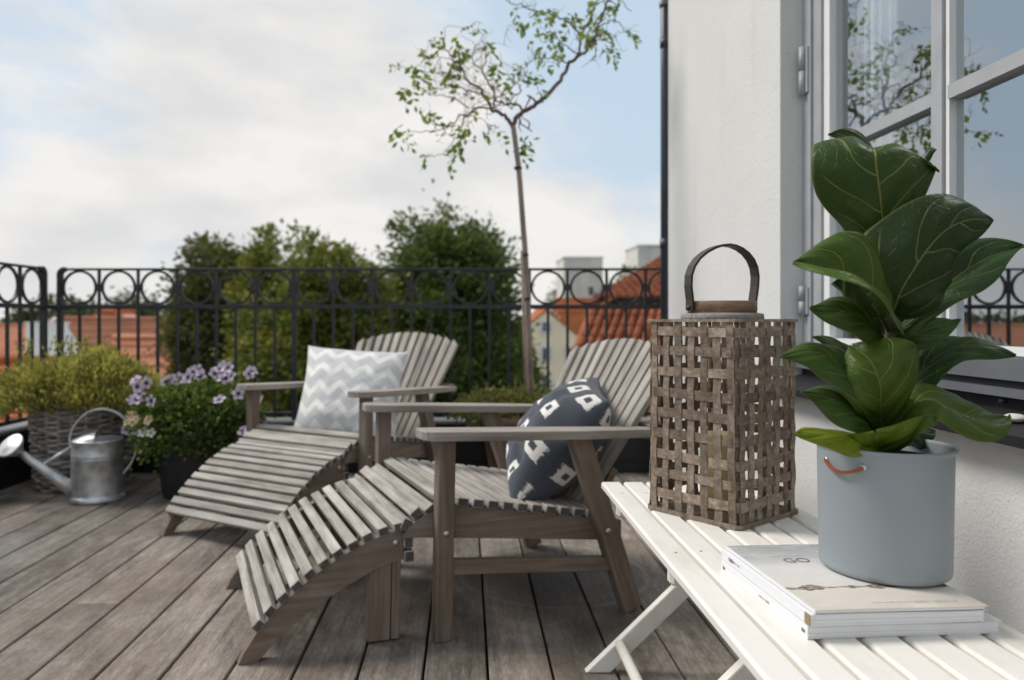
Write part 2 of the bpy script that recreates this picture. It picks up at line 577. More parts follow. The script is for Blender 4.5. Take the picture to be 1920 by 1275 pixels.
# foliage: random colour per leaf, some light passes through
def foliage(name, cols, trans=0.3, rough=0.55, spec=0.3, patch=0):
    m = bpy.data.materials.new(name); m.use_nodes = True; t = m.node_tree
    b = t.nodes['Principled BSDF']; o_ = t.nodes['Material Output']
    r = N(t, 'ShaderNodeNewGeometry').outputs['Random Per Island']
    n_ = len(cols)
    if patch:
        pn = noise(t, N(t, 'ShaderNodeTexCoord').outputs['Object'], patch, 3, 0.6)
        r = M_(t, 'ADD', M_(t, 'MULTIPLY', r, 0.5), M_(t, 'MULTIPLY', smoothrange(t, pn, 0.33, 0.67), 0.5))
    c = ramp(t, r, [(i / (n_ - 1), q) for i, q in enumerate(cols)])
    t.links.new(c, b.inputs['Base Color'])
    b.inputs['Roughness'].default_value = rough
    b.inputs['Specular IOR Level'].default_value = spec
    tl = N(t, 'ShaderNodeBsdfTranslucent')
    t.links.new(mixc(t, 0.4, c, (0.35, 0.45, 0.05), 'MIX'), tl.inputs[0])
    mx_ = N(t, 'ShaderNodeMixShader'); mx_.inputs[0].default_value = trans
    t.links.new(b.outputs[0], mx_.inputs[1]); t.links.new(tl.outputs[0], mx_.inputs[2]); t.links.new(mx_.outputs[0], o_.inputs[0])
    return m
M['leaf_dark'] = foliage('dark_olive_leaves', [(0.030, 0.034, 0.014), (0.06, 0.062, 0.024), (0.10, 0.098, 0.034), (0.15, 0.115, 0.045)], 0.2, patch=1.1)
M['leaf_yellow'] = foliage('yellow_green_leaves', [(0.045, 0.065, 0.016), (0.085, 0.11, 0.024), (0.16, 0.17, 0.035), (0.40, 0.30, 0.06)], 0.28, patch=1.3)
M['leaf_green'] = foliage('deep_green_leaves', [(0.030, 0.05, 0.016), (0.055, 0.088, 0.024), (0.095, 0.13, 0.034), (0.20, 0.20, 0.05)], 0.22, patch=1.2)
M['leaf_far'] = foliage('far_green_leaves', [(0.035, 0.055, 0.025), (0.06, 0.08, 0.035), (0.09, 0.11, 0.05)], 0.15)
M['leaf_tree'] = foliage('bright_green_leaflets', [(0.06, 0.12, 0.02), (0.11, 0.20, 0.035), (0.19, 0.26, 0.05), (0.26, 0.27, 0.06)], 0.45)
M['leaf_heather'] = foliage('yellow_green_sprigs', [(0.10, 0.065, 0.05), (0.26, 0.21, 0.075), (0.56, 0.50, 0.13), (0.74, 0.66, 0.24)], 0.4, patch=9)
M['leaf_petunia'] = foliage('fresh_green_small_leaves', [(0.03, 0.055, 0.014), (0.055, 0.095, 0.022), (0.10, 0.15, 0.03), (0.2, 0.24, 0.06)], 0.25)
M['leaf_hedge'] = foliage('bronze_green_small_leaves', [(0.06, 0.075, 0.02), (0.12, 0.13, 0.035), (0.18, 0.14, 0.05), (0.2, 0.21, 0.06)], 0.25)
M['petal'] = foliage('lilac_petals', [(0.55, 0.42, 0.62), (0.66, 0.53, 0.70), (0.76, 0.66, 0.79)], 0.3)
M['petal_cream'] = foliage('cream_petals', [(0.78, 0.58, 0.42), (0.85, 0.70, 0.52)], 0.3)
M['petal_white'] = foliage('white_petals', [(0.7, 0.7, 0.74), (0.8, 0.8, 0.83)], 0.3)
M['petal_eye'] = plain('dark_violet_throat', (0.035, 0.012, 0.07), 0.6)
M['flower_mid'] = plain('yellow_flower_centre', (0.45, 0.3, 0.05), 0.7)

# bark
m, t, b = mat('twisted_brown_bark')
v = objvec(t, False)
n_ = noise(t, mapping(t, v, (40, 40, 8)), 1.0, 6, 0.65)
t.links.new(ramp(t, n_, [(0.3, (0.055, 0.035, 0.028)), (0.55, (0.16, 0.105, 0.075)), (0.75, (0.27, 0.2, 0.15))]), b.inputs['Base Color'])
b.inputs['Roughness'].default_value = 0.85
bump(t, b, n_, 0.6, 0.01)
M['bark'] = m
m, t, b = mat('pale_grey_bark')
v = objvec(t, False)
n_ = noise(t, mapping(t, v, (30, 30, 5)), 1.0, 6, 0.65)
t.links.new(ramp(t, n_, [(0.3, (0.11, 0.08, 0.062)), (0.5, (0.24, 0.19, 0.155)), (0.75, (0.36, 0.31, 0.265))]), b.inputs['Base Color'])
b.inputs['Roughness'].default_value = 0.85
bump(t, b, n_, 0.5, 0.01)
M['bark_pale'] = m
M['stake'] = wood('bamboo_cane', (0.17, 0.125, 0.09), (0.28, 0.22, 0.165), (0.38, 0.32, 0.25), 0.6, 1.0, 0.05)

# wicker
m, t, b = mat('grey_brown_wicker')
v = objvec(t, False)
n_ = noise(t, v, 28, 6, 0.7); r_ = N(t, 'ShaderNodeNewGeometry').outputs['Random Per Island']
c = ramp(t, M_(t, 'ADD', M_(t, 'MULTIPLY', n_, 0.7), M_(t, 'MULTIPLY', r_, 0.3)), [(0.25, (0.08, 0.065, 0.056)), (0.5, (0.22, 0.19, 0.17)), (0.72, (0.40, 0.365, 0.335))])
t.links.new(c, b.inputs['Base Color']); b.inputs['Roughness'].default_value = 0.8
bump(t, b, n_, 0.3, 0.004)
M['wicker'] = m

# roof tiles
def tiles(name, lo, mid, hi, sc=1.0):
    m, t, b = mat(name)
    v = objvec(t, False)
    n_ = noise(t, v, 0.7 * sc, 6, 0.7); n2_ = noise(t, v, 6 * sc, 3, 0.6)
    c = ramp(t, M_(t, 'ADD', M_(t, 'MULTIPLY', n_, 0.6), M_(t, 'MULTIPLY', n2_, 0.4)), [(0.3, lo), (0.5, mid), (0.7, hi)])
    t.links.new(c, b.inputs['Base Color']); b.inputs['Roughness'].default_value = 0.85; b.inputs['Specular IOR Level'].default_value = 0.2
    return m
M['tile_orange'] = tiles('orange_clay_tiles', (0.26, 0.085, 0.035), (0.42, 0.135, 0.05), (0.52, 0.19, 0.08))
M['tile_near'] = tiles('weathered_orange_pantiles', (0.12, 0.045, 0.028), (0.29, 0.095, 0.045), (0.40, 0.16, 0.085), 1.6)
M['tile_pale'] = tiles('pale_orange_clay_tiles', (0.38, 0.15, 0.085), (0.50, 0.21, 0.12), (0.56, 0.27, 0.16))

# ------------------------------------------------------------------ setting
# ground of the town far below
mb = MB()
mb.add([(-900, -300, -10), (900, -300, -10), (900, 1600, -10), (-900, 1600, -10)], [(0, 1, 2, 3)])
tag(mb.build('ground', M['ground']), kind='structure')

# deck
deck = empty('deck', kind='structure')
GAP = 0.0065; PITCH = 0.15
rd = random.Random(3)
XL, XR = -2.235, 1.008
edges = [0.052 + PITCH * k for k in range(-16, 8)]
for k in range(len(edges) - 1):
    a, c_ = edges[k] + GAP / 2, edges[k + 1] - GAP / 2
    a = max(a, XL); c_ = min(c_, XR)
    if c_ - a < 0.02:
        continue
    cuts = [-1.3, 4.0]
    if abs(edges[k] + 1.148) < 0.01:
        cuts = [-1.3, 2.15, 4.0]
    else:
        q = rd.choice([None, 0.2, 0.9, 3.3, 0.55]) if edges[k] > -1.2 else rd.choice([None, 0.4, 3.4, 1.0])
        if q:
            cuts = [-1.3, q + rd.uniform(-0.1, 0.1), 4.0]
    for y0, y1 in zip(cuts[:-1], cuts[1:]):
        dz = rd.uniform(-0.0012, 0.0)
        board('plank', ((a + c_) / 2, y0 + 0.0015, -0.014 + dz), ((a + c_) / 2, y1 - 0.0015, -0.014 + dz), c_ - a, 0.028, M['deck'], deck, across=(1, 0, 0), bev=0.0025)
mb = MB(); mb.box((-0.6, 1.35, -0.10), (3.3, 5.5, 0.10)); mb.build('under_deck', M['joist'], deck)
# building under the terrace
mb = MB(); mb.box((-0.6, 1.3, -5.2), (3.7, 5.9, 9.6))
blk = mb.build('terrace_building', M['white_render'])
tag(blk, 'plain rendered building block carrying the roof terrace', 'building')

# low black upstand around the deck with a grey capping
def upstand(name, c, d, capd, label):
    e = empty(name, (c[0], c[1], 0), 0, label, 'parapet', 'black parapets round the deck')
    mb = MB(); mb.box((0, 0, 0.09), (d[0], d[1], 0.34)); mb.build('body', M['upstand'], e)
    mb = MB(); mb.box((0, 0, 0.267), (capd[0], capd[1], 0.014)); mb.build('capping', M['capping'], e)
    mb = MB()
    if d[0] > d[1]:
        mb.box((0, -d[1] / 2 - 0.008, 0.03), (d[0] - 0.02, 0.016, 0.05))
    else:
        mb.box((d[0] / 2 + 0.008, 0, 0.03), (0.016, d[1] - 0.02, 0.05))
    mb.build('skirting', M['upstand'], e)
upstand('parapet', (-0.50, 4.075, 0), (3.56, 0.13, 0), (3.58, 0.16), 'low black parapet along the far edge of the deck')
upstand('parapet', (-2.30, 1.65, 0), (0.12, 4.68, 0), (0.15, 4.69), 'low black parapet along the left edge of the deck')

# railings
def railing(name, loc, rz, x0, x1, s, nring0, label, posts, rounded0=True, rounded1=False):
    """x runs along the railing, rings of pitch s, starting at x0"""
    e = empty(name, loc, rz, label, 'railing', 'black iron railings of the terrace')
    zt, zm, zb = 1.100, 0.889, 0.305
    rr = 0.03
    board('top_rail', (x0 + (rr if rounded0 else 0), 0, zt - 0.006), (x1 - (rr if rounded1 else 0), 0, zt - 0.006), 0.03, 0.012, M['iron'], e, bev=0.002)
    board('middle_rail', (x0 - 0.06 if rounded0 else x0, 0, zm), (x1, 0, zm), 0.022, 0.024, M['iron'], e, bev=0.002)
    board('bottom_rail', (x0, 0, zb), (x1, 0, zb), 0.022, 0.02, M['iron'], e, bev=0.002)
    for xx, rr_, sgn, ok in ((x0, rr, 1, rounded0), (x1, rr, -1, rounded1)):
        if ok:
            mb = MB()
            pts = [(xx, 0, 0.27), (xx, 0, zt - rr)] + [(xx + sgn * rr * (1 - math.cos(a)), 0, zt - 0.006 - rr + rr * math.sin(a)) for a in (0.3, 0.6, 0.9, 1.2, 1.57)]
            mb.ribbon(pts, (0, 1, 0), 0.032, 0.024)
            mb.build('end_post', M['iron'], e)
    n = int(round((x1 - x0) / (s / 2)))
    ringmb = MB()
    Ro = 0.0945; Ri = Ro - 0.0120; nn = 48; hd = 0.0065
    vs_, fs_ = [], []
    for i in range(nn):
        a = 2 * math.pi * i / nn
        for rad, y in ((Ro, -hd), (Ro, hd), (Ri, hd), (Ri, -hd)):
            vs_.append((rad * math.cos(a), y, rad * math.sin(a)))
    for i in range(nn):
        j = (i + 1) % nn
        for k in range(4):
            fs_.append((i * 4 + k, i * 4 + (k + 1) % 4, j * 4 + (k + 1) % 4, j * 4 + k))
    ringmb.add(vs_, fs_, 0, False)
    rm = ringmb.mesh('ring', M['iron'])
    zc = (zt - 0.012 + zm + 0.012) / 2
    i = 0
    while x0 + s * (i + 0.5) + Ro < x1 + 0.1:
        link('ring', rm, e, Matrix.Translation((x0 + s * (i + 0.5), 0, zc)))
        i += 1
    jm = MB(); jm.box((0, 0, 0), (0.03, 0.02, 0.034)); jme = jm.mesh('collar', M['iron'])
    for k in range(1, n + 1):
        xx = x0 + k * s / 2
        if xx > x1 - 0.01 and rounded1:
            break
        if xx > x1 + 0.001:
            break
        if k % 2 == 0:
            ispost = any(abs(xx - q) < 0.02 for q in posts)
            if ispost:
                board('post', (xx, 0, 0.27), (xx, 0, zt - 0.012), 0.026, 0.026, M['iron'], e, bev=0.002)
            else:
                board('baluster', (xx, 0, zb), (xx, 0, zm - 0.012), 0.014, 0.014, M['iron'], e, bev=0)
                board('divider', (xx, 0, zm + 0.012), (xx, 0, zt - 0.012), 0.014, 0.014, M['iron'], e, bev=0)
            link('collar', jme, e, Matrix.Translation((xx, 0, zc)))
        else:
            board('baluster', (xx, 0, zb), (xx, 0, zm - 0.012), 0.014, 0.014, M['iron'], e, bev=0)
    return e
s = 0.2132
railing('iron_railing', (0, 4.08, 0), 0, -2.215, 1.24, s, 0, 'black iron railing with ring frieze along the far side of the terrace', [-2.215 + 6 * s, -2.215 + 12 * s])
railing('iron_railing', (-2.278, 4.03, 0), R(-90), 0.0, 2.56, s, 0, 'black iron railing with ring frieze running along the left side of the terrace', [6 * s])
# joining corner post
# ------------------------------------------------------------------ house wall with window
WX = 1.013; FXo = 1.085; PX = 1.122
Y0 = 2.404          # far edge of the window opening
ZB = 0.60           # bottom of opening in the wall
YE = 3.73
hw = empty('house_wall', (WX, 1.2, 0), 0, 'off-white plastered house wall with a tall paned window', 'wall')
def inh(p):
    return Vector(p) - Vector((WX, 1.2, 0))
mb = MB()
def wallbox(x0, x1, y0, y1, z0, z1):
    mb.box(inh(((x0 + x1) / 2, (y0 + y1) / 2, (z0 + z1) / 2)), (x1 - x0, y1 - y0, z1 - z0))
wallbox(WX, 1.36, Y0, YE, -0.3, 3.6)
wallbox(WX, 1.36, -1.4, Y0, -0.3, ZB)
wallbox(WX, 1.36, -1.4, Y0, 2.62, 3.6)
wallbox(WX, 1.36, -1.4, 0.3, ZB, 2.62)
wallbox(1.36, 4.2, YE - 0.3, YE, -0.3, 3.6)
mb.build('plaster', M['plaster'], hw)
# window: fixed frame, casements, panes
fr_ = MB()
def fbox(mb_, x0, x1, y0, y1, z0, z1):
    mb_.box(inh(((x0 + x1) / 2, (y0 + y1) / 2, (z0 + z1) / 2)), (x1 - x0, y1 - y0, z1 - z0))
fbox(fr_, FXo, 1.20, Y0 - 0.055, Y0, 0.62, 2.62)
fbox(fr_, FXo, 1.20, 0.3, Y0 - 0.055, 2.55, 2.62)
fbox(fr_, FXo, 1.20, 0.3, 0.355, 0.62, 2.55)
win = fr_.build('window_frame', M['grey_paint'], hw)
def sub(name, m_, *boxes):
    q = MB()
    for b_ in boxes:
        fbox(q, *b_)
    return q.build(name, m_, win)
ya, yb = 0.36, Y0 - 0.057
sub('stile', M['grey_paint'], (FXo + 0.008, 1.15, yb - 0.05, yb, 0.745, 2.548))
sub('stile', M['white_paint2'], (FXo + 0.016, 1.14, yb - 0.088, yb - 0.052, 0.76, 2.548))
ZR0, ZR1 = 0.743, 0.762
sub('bottom_rail', M['white_paint2'], (FXo + 0.010, 1.15, ya, yb - 0.09, ZR0 + 0.002, ZR1))
sub('lower_board', M['grey_dark'], (FXo - 0.006, 1.16, ya, yb + 0.052, 0.697, ZR0))
sub('shadow_gap', M['sill'], (FXo + 0.004, 1.16, ya, yb + 0.052, 0.682, 0.696))
sub('drip_ledge', M['grey_dark'], (FXo - 0.028, 1.16, ya, yb + 0.052, 0.666, 0.681))
sub('apron_board', M['sill'], (FXo - 0.004, 1.16, ya, yb + 0.052, 0.60, 0.665))
MULL = [1.742, 1.08]
pm = []
yl = yb - 0.09
for k, c_ in enumerate(MULL):
    sub('mullion', M['grey_paint'], (FXo + 0.012, 1.145, c_ - 0.022, c_ + 0.018, 0.763, 2.548))
    sub('mullion_edge', M['white_paint2'], (FXo + 0.02, 1.14, c_ - 0.036, c_ - 0.0235, 0.763, 2.548))
spans = [(MULL[0] + 0.022, yl), (MULL[1] + 0.022, MULL[0] - 0.037), (ya, MULL[1] - 0.037)]
ZM = [1.337, 1.93]
for (p0, p1) in spans:
    for z in ZM:
        sub('muntin', M['grey_paint'], (FXo + 0.015, 1.14, p0 + 0.001, p1 - 0.001, z - 0.016, z + 0.016))
    zz = [0.763] + ZM + [2.548]
    for z0, z1 in zip(zz[:-1], zz[1:]):
        sub('pane', M['glass'], (PX, PX + 0.004, p0, p1, z0 + (0.016 if z0 in ZM else 0), z1 - (0.016 if z1 in ZM else 0)))
# hinges
for zh in (1.15, 0.9, 2.3):
    pass
for zlo, zhi in ((1.534, 1.687), (0.83, 0.925), (2.2, 2.35)):
    q = MB()
    zmid = (zlo + zhi) / 2
    for z0, z1 in ((zlo, zmid - 0.001), (zmid + 0.001, zhi)):
        q.tube([inh((FXo - 0.012, Y0 - 0.022, z0)), inh((FXo - 0.012, Y0 - 0.022, z1))], 0.010, 12)
    q.box(inh((FXo - 0.003, Y0 - 0.03, zmid)), (0.006, 0.03, zhi - zlo - 0.01))
    q.build('hinge', M['grey_paint'], win)
# black sill
q = MB()
vs_ = []
for y in (0.2, Y0 + 0.012):
    for x, z in ((FXo - 0.004, 0.642), (0.945, 0.617), (0.945, 0.598), (0.953, 0.598), (0.953, 0.610), (FXo - 0.004, 0.632)):
        vs_.append(inh((x, y, z)))
q.add(vs_, [(0, 1, 7, 6), (1, 2, 8, 7), (2, 3, 9, 8), (3, 4, 10, 9), (4, 5, 11, 10), (5, 0, 6, 11), (0, 5, 4, 3, 2, 1), (6, 7, 8, 9, 10, 11)])
q.build('sill', M['sill'], hw)
for y in (1.50, 1.9):
    q = MB(); q.tube([inh((FXo - 0.012, y, 0.655)), inh((FXo - 0.004, y, 0.655))], 0.005, 8); q.build('screw', M['grey_dark'], hw)
# room behind the window
q = MB()
x0, x1, y0, y1, z0, z1 = 1.37, 4.0, 0.0, YE - 0.31, 0.3, 2.75
vs_ = [(x, y, z) for x in (x0, x1) for y in (y0, y1) for z in (z0, z1)]
q.add(vs_, [(4, 6, 7, 5), (0, 4, 5, 1), (2, 3, 7, 6), (0, 2, 6, 4), (1, 5, 7, 3)])
tag(q.build('room', M['room']), kind='structure')
# curtains
def curtain(y0, y1, x, label):
    q = MB(); n = 40
    vs_ = []
    for i in range(n + 1):
        y = y0 + (y1 - y0) * i / n
        xx = x + 0.018 * math.sin(i * 1.25) + 0.008 * math.sin(i * 0.53)
        vs_ += [(xx, y, 0.62), (xx, y, 2.6), (xx + 0.003, y, 0.62), (xx + 0.003, y, 2.6)]
    fs_ = []
    for i in range(n):
        a = i * 4; b_ = a + 4
        fs_ += [(a, b_, b_ + 1, a + 1), (a + 2, a + 3, b_ + 3, b_ + 2), (a + 1, b_ + 1, b_ + 3, a + 3), (a, a + 2, b_ + 2, b_)]
    q.add(vs_, fs_, 0, True)
    tag(q.build('curtain', M['curtain']), label, 'curtain', 'white curtains behind the window')
curtain(2.13, 2.33, 1.23, 'white curtain gathered at the hinged side behind the window')
curtain(1.30, 1.60, 1.24, 'narrow white curtain hanging behind the second window pane')

# drainpipe at the wall end
dp = empty('drainpipe', (1.012, 3.795, 0), 0, 'dark blue-grey drainpipe standing at the end of the plastered wall', 'drainpipe')
q = MB(); q.tube([(0, 0, 0.0), (0, 0, 3.5)], 0.021, 16); q.build('pipe', M['pipe'], dp)
for z in (0.55, 1.18, 2.2):
    q = MB(); q.tube([(0, 0, z), (0, 0, z + 0.05)], 0.0245, 16); q.build('socket', M['pipe'], dp)
q = MB(); q.box((0.01, 0, 2.42), (0.06, 0.05, 0.02)); q.tube([(0, 0, 2.41), (0, 0, 2.43)], 0.027, 14); q.build('bracket', M['grey_dark'], dp)

# ------------------------------------------------------------------ town beyond
def house(name, c, L, W, ze, zr, rz, wallm, roofm, label, wins=(), group=None, chim=None, overhang=0.3, zbase=-10):
    """ridge along local x; c=(x,y); L length, W depth, eaves ze, ridge zr; wins = (face, u, z, w, h)"""
    e = empty(name, (c[0], c[1], zbase), rz, label, 'house', group)
    ze -= zbase; zr -= zbase
    q = MB()
    l, w_ = L / 2, W / 2
    q.add([(-l, -w_, 0), (l, -w_, 0), (l, w_, 0), (-l, w_, 0), (-l, -w_, ze), (l, -w_, ze), (l, w_, ze), (-l, w_, ze), (-l, 0, zr - 0.1), (l, 0, zr - 0.1)],
          [(0, 1, 5, 4), (2, 3, 7, 6), (1, 2, 6, 9, 5), (3, 0, 4, 8, 7)])
    q.build('wall', wallm, e)
    q = MB()
    sl_ = (zr - ze) / w_
    wo = w_ + overhang; zo = ze - overhang * sl_; lo = l + overhang * 0.5; th = 0.14
    for sg in (-1, 1):
        q.add([(-lo, sg * wo, zo), (lo, sg * wo, zo), (lo, 0, zr), (-lo, 0, zr), (-lo, sg * wo, zo + th), (lo, sg * wo, zo + th), (lo, 0, zr + th), (-lo, 0, zr + th)],
              [(0, 1, 2, 3), (4, 5, 6, 7), (0, 1, 5, 4), (1, 2, 6, 5), (0, 3, 7, 4)])
    # courses of tiles
    nrow = 14
    for sg in (-1, 1):
        for i in range(nrow):
            f0 = (i + 0.1) / nrow
            y = sg * wo * (1 - f0); z = zo + (zr - zo) * f0 + th + 0.02
            q.box((0, y, z), (2 * lo, 0.06, 0.05))
    rf = q.build('roof', roofm, e)
    q = MB(); q.tube([(-lo, 0, zr + th), (lo, 0, zr + th)], 0.12, 8); q.build('ridge_tiles', roofm, rf)
    if chim:
        for (u, sy, hh) in chim:
            q = MB(); q.box((u, sy, zr + hh / 2 - 0.4), (0.5, 0.5, hh + 0.8)); q.build('chimney', M['white_render'], rf)
    for (face, u, z, ww, hh) in wins:
        z -= zbase
        g_ = MB(); p_ = MB()
        if face == 'front':
            g_.box((u, -w_ - 0.03, z), (ww + 0.24, 0.06, hh + 0.24)); p_.box((u - ww / 4 - 0.01, -w_ - 0.07, z), (ww / 2 - 0.05, 0.02, hh - 0.05)); p_.box((u + ww / 4 + 0.01, -w_ - 0.07, z), (ww / 2 - 0.05, 0.02, hh - 0.05))
        elif face == 'left':
            g_.box((-l - 0.03, u, z), (0.06, ww + 0.24, hh + 0.24)); p_.box((-l - 0.07, u - ww / 4 - 0.01, z), (0.02, ww / 2 - 0.05, hh - 0.05)); p_.box((-l - 0.07, u + ww / 4 + 0.01, z), (0.02, ww / 2 - 0.05, hh - 0.05))
        w1 = g_.build('window', M['window_white'], e)
        p_.build('pane', M['window_dark'], w1)
    return e

def house_gable(name, px, pyapex, Y, W, D, pitch, wallm, roofm, label, rz=0.0, **k):
    """gable end turned to the terrace"""
    p = P(px, pyapex, Y)
    zr = p.z; ze = zr - W / 2 * math.tan(R(pitch))
    d = Vector((math.sin(-rz), math.cos(rz), 0))
    c = (p.x + d.x * D / 2, p.y + d.y * D / 2)
    return house(name, c, D, W, ze, zr, R(90) + rz, wallm, roofm, label, **k)

GH = 'tiled houses of the town below'
# left: big roof, gables, small gable house
p0, p1 = P(118, 606, 46), P(335, 606, 46)
house('tiled_house', ((p0.x + p1.x) / 2, 46), p1.x - p0.x + 1.5, 13, -4.9, p0.z, 0, M['white_render'], M['tile_pale'], 'long house with a broad pale orange roof behind the heather basket', group=GH, chim=[(1.2, -1.5, 0.5)])
gh = house_gable('tiled_house', 112, 603, 34, 5.0, 11, 57, M['white_render'], M['tile_pale'], 'white gabled house with white rake boards beyond the railing corner', group=GH)
q = MB()
for sg in (-1, 1):
    zr_ = P(112, 603, 34).z + 10; w2 = 2.8
    q.ribbon([Vector((-5.72, 0, zr_ + 0.12)), Vector((-5.72, sg * w2, zr_ + 0.12 - w2 * math.tan(R(57))))], (1, 0, 0), 0.12, 0.34)
q.build('rake_boards', M['white_render'], gh)
p0 = P(30, 612, 60)
house('tiled_house', (p0.x - 3, 60), 16, 10, -4.0, p0.z, 0, M['white_render'], M['tile_pale'], 'orange roofed house at the far left behind the left railing', group=GH)
p0, p1 = P(196, 584, 66), P(252, 584, 66)
house('tiled_house', ((p0.x + p1.x) / 2, 66), p1.x - p0.x, 7, -2.0, p0.z, 0, M['white_render'], M['tile_orange'], 'small house with orange hipped roof rising behind the long roof', group=GH)
house_gable('tiled_house', 183, 586, 62.0, 2.1, 2.5, 45, M['white_render'], M['tile_orange'], 'little white gable peeking over the long pale orange roof', group=GH)
p0 = P(20, 688, 19)
house('tiled_house', (p0.x - 2.3, 19.5), 8, 5, -2.0, p0.z, R(4), M['white_render'], M['tile_orange'], 'low bright orange roof just below the left railing', group=GH)
p0 = P(280, 640, 30)
house('tiled_house', (p0.x, 31), 4.0, 7, -5.2, p0.z, R(-12), M['white_render'], M['tile_pale'], 'pale orange roof behind the lilac petunias', group=GH)
# right: cream house and roofs around it
pa = P(1025, 581, 76)
ch = house_gable('cream_house', 1025, 581, 76, 7.6, 12, 40, M['cream'], M['tile_orange'], 'cream rendered house with small white framed windows beyond the tree', group=GH,
            wins=())
for (px, py, ww, hh) in ((1024, 613, 0.75, 0.85), (1024, 664, 0.7, 1.25), (1024, 718, 0.75, 0.9), (976, 720, 0.8, 0.9), (1070, 664, 0.7, 1.25), (1070, 718, 0.7, 0.9)):
    p = P(px, py, 75.9)
    w1 = MB(); w1.box((0, 0, 0), (0.08, ww + 0.45, hh + 0.45)); p_ = MB()
    for sg in (-1, 1):
        for sz in (-1, 1):
            p_.box((-0.06, sg * (ww / 4 + 0.015), sz * (hh / 4 + 0.015)), (0.03, ww / 2 - 0.03, hh / 2 - 0.03))
    loc = Matrix.Rotation(-R(90), 4, 'Z') @ Matrix.Translation(p - Vector(ch.location))
    lp = Matrix.Rotation(-R(90), 3, 'Z') @ (p - Vector(ch.location))
    wo_ = w1.build('window', M['window_white'], ch, Matrix.Translation(lp)); p_.build('pane', M['window_dark'], wo_)
# lower wing to the left of the cream house
p = P(960, 690, 78)
house('cream_house', (p.x + 0.5, 80), 7, 5, -6.2, P(960, 690, 78).z, 0, M['cream'], M['cream'], 'low cream wing beside the cream house behind the trunk', group=GH)
p0 = P(1098, 562, 100)
house('tiled_house', (p0.x, 100), 8, 7, -3, p0.z, 0, M['concrete'], M['tile_orange'], 'orange roof between the cream house and the concrete block', group=GH)
p0 = P(1090, 590, 88)
house('tiled_house', (p0.x + 1, 92), 7, 6, -3.5, p0.z + 0.3, R(20), M['concrete'], M['tile_orange'], 'orange roof with dark dormers right of the cream house', group=GH, wins=())
def block(px0, px1, py, Y, dep, label, extra=False, rz=0, mt='concrete'):
    a, b_ = P(px0, py, Y), P(px1, py, Y)
    e = empty('concrete_block', ((a.x + b_.x) / 2, Y + dep / 2, -10), rz, label, 'building', 'concrete blocks on the skyline')
    q = MB(); h_ = a.z + 10
    q.box((0, 0, h_ / 2), (b_.x - a.x, dep, h_)); q.build('wall', M[mt], e)
    k_ = 0.3 if Y > 60 else 0.08
    q = MB(); q.box((0, 0, h_ + k_ / 2), (b_.x - a.x + k_, dep + k_, k_)); q.build('parapet', M[mt], e)
    q = MB()
    W_ = b_.x - a.x
    if extra:
        q.box((W_ * 0.2, -dep / 2 - 0.05, h_ - 6.6), (0.9, 0.1, 1.6)); q.build('window', M['window_dark'], e)
    return e
block(1057, 1130, 484, 150, 12, 'square pale concrete tower rising above the railing', True, R(0))
block(1196, 1300, 462, 130, 10, 'higher concrete block beside the drainpipe')
block(48, 106, 607, 32.5, 1.0, 'small white walled house part left of the white gable beyond the heather', mt='white_render')

# near pantile roof on the right, two pitches, rows of round tiles
def near_roof():
    e = empty('pantile_roof', (4.0, 17.0, -10), 0, 'steep orange pantile roof rising behind the wooden armchair back', 'roof')
    O = Vector(e.location)
    up1 = (P(1111, 578, 18.0) - P(1048, 735, 15.9))
    ev = Vector((up1.y, -up1.x, 0)).normalized()
    A = P(1048, 735, 15.9); B = P(1111, 578, 18.0); C_ = P(1240, 497, 22.0)
    up1 = B - A; up2 = C_ - B
    A = A - up1 * 0.9
    q = MB()
    ncol = 34; cw = 0.20
    for seg, (S, E) in enumerate(((A, B), (B + Vector((0, 0, 0.22)), C_ + Vector((0, 0, 0.22))))):
        u = E - S
        nrm = ev.cross(u).normalized()
        if nrm.z < 0: nrm = -nrm
        rows = 15 if seg == 0 else 14
        for c_ in range(ncol):
            prof = [(cw * k / 4, 0.085 * math.sin(math.pi * k / 4)) for k in range(5)]
            for r_ in range(rows):
                f0, f1 = r_ / rows, (r_ + 1.12) / rows
                jit = random.uniform(-0.012, 0.012)
                vs_ = []
                for ff, lift in ((f0, 0.035), (f1, 0.0)):
                    for xx, hh in prof:
                        vs_.append(S + u * ff + ev * (c_ * cw + xx * 0.80 + jit) + nrm * (hh + lift) - O)
                q.add(vs_, [(k, k + 1, k + 6, k + 5) for k in range(4)] + [(0, 4, 3, 2, 1)], 0, False)
    rt = q.build('roof_tiles', M['tile_near'], e); rt['kind'] = 'stuff'
    q = MB()
    for S, E in ((A, B), (B, C_)):
        n_ = Vector((0, 0, -0.08))
        q.add([S + n_ - O, E + n_ - O, E + n_ + ev * ncol * cw - O, S + n_ + ev * ncol * cw - O], [(0, 1, 2, 3)])
    q.build('roof_deck', M['bark_far'], e)
    q = MB()
    q.tube([A - O, B - O], 0.09, 8); q.tube([B + Vector((0, 0, .1)) - O, C_ + Vector((0, 0, .1)) - O], 0.09, 8)
    q.build('verge_tiles', M['tile_near'], e)
    q = MB()
    A2 = A + Vector((0, 0, -0.3)); pts = [A2, A2 + ev * ncol * cw]
    vs_ = [pts[0] - O, pts[1] - O, (pts[1].x - O.x, pts[1].y - O.y, 0), (pts[0].x - O.x, pts[0].y - O.y, 0), C_ - O, (C_.x - O.x, C_.y - O.y, 0), B - O - Vector((0, 0, 0.3))]
    q.add(vs_, [(0, 1, 2, 3), (0, 3, 5, 4, 6)])
    q.build('wall', M['white_render'], e)
near_roof()

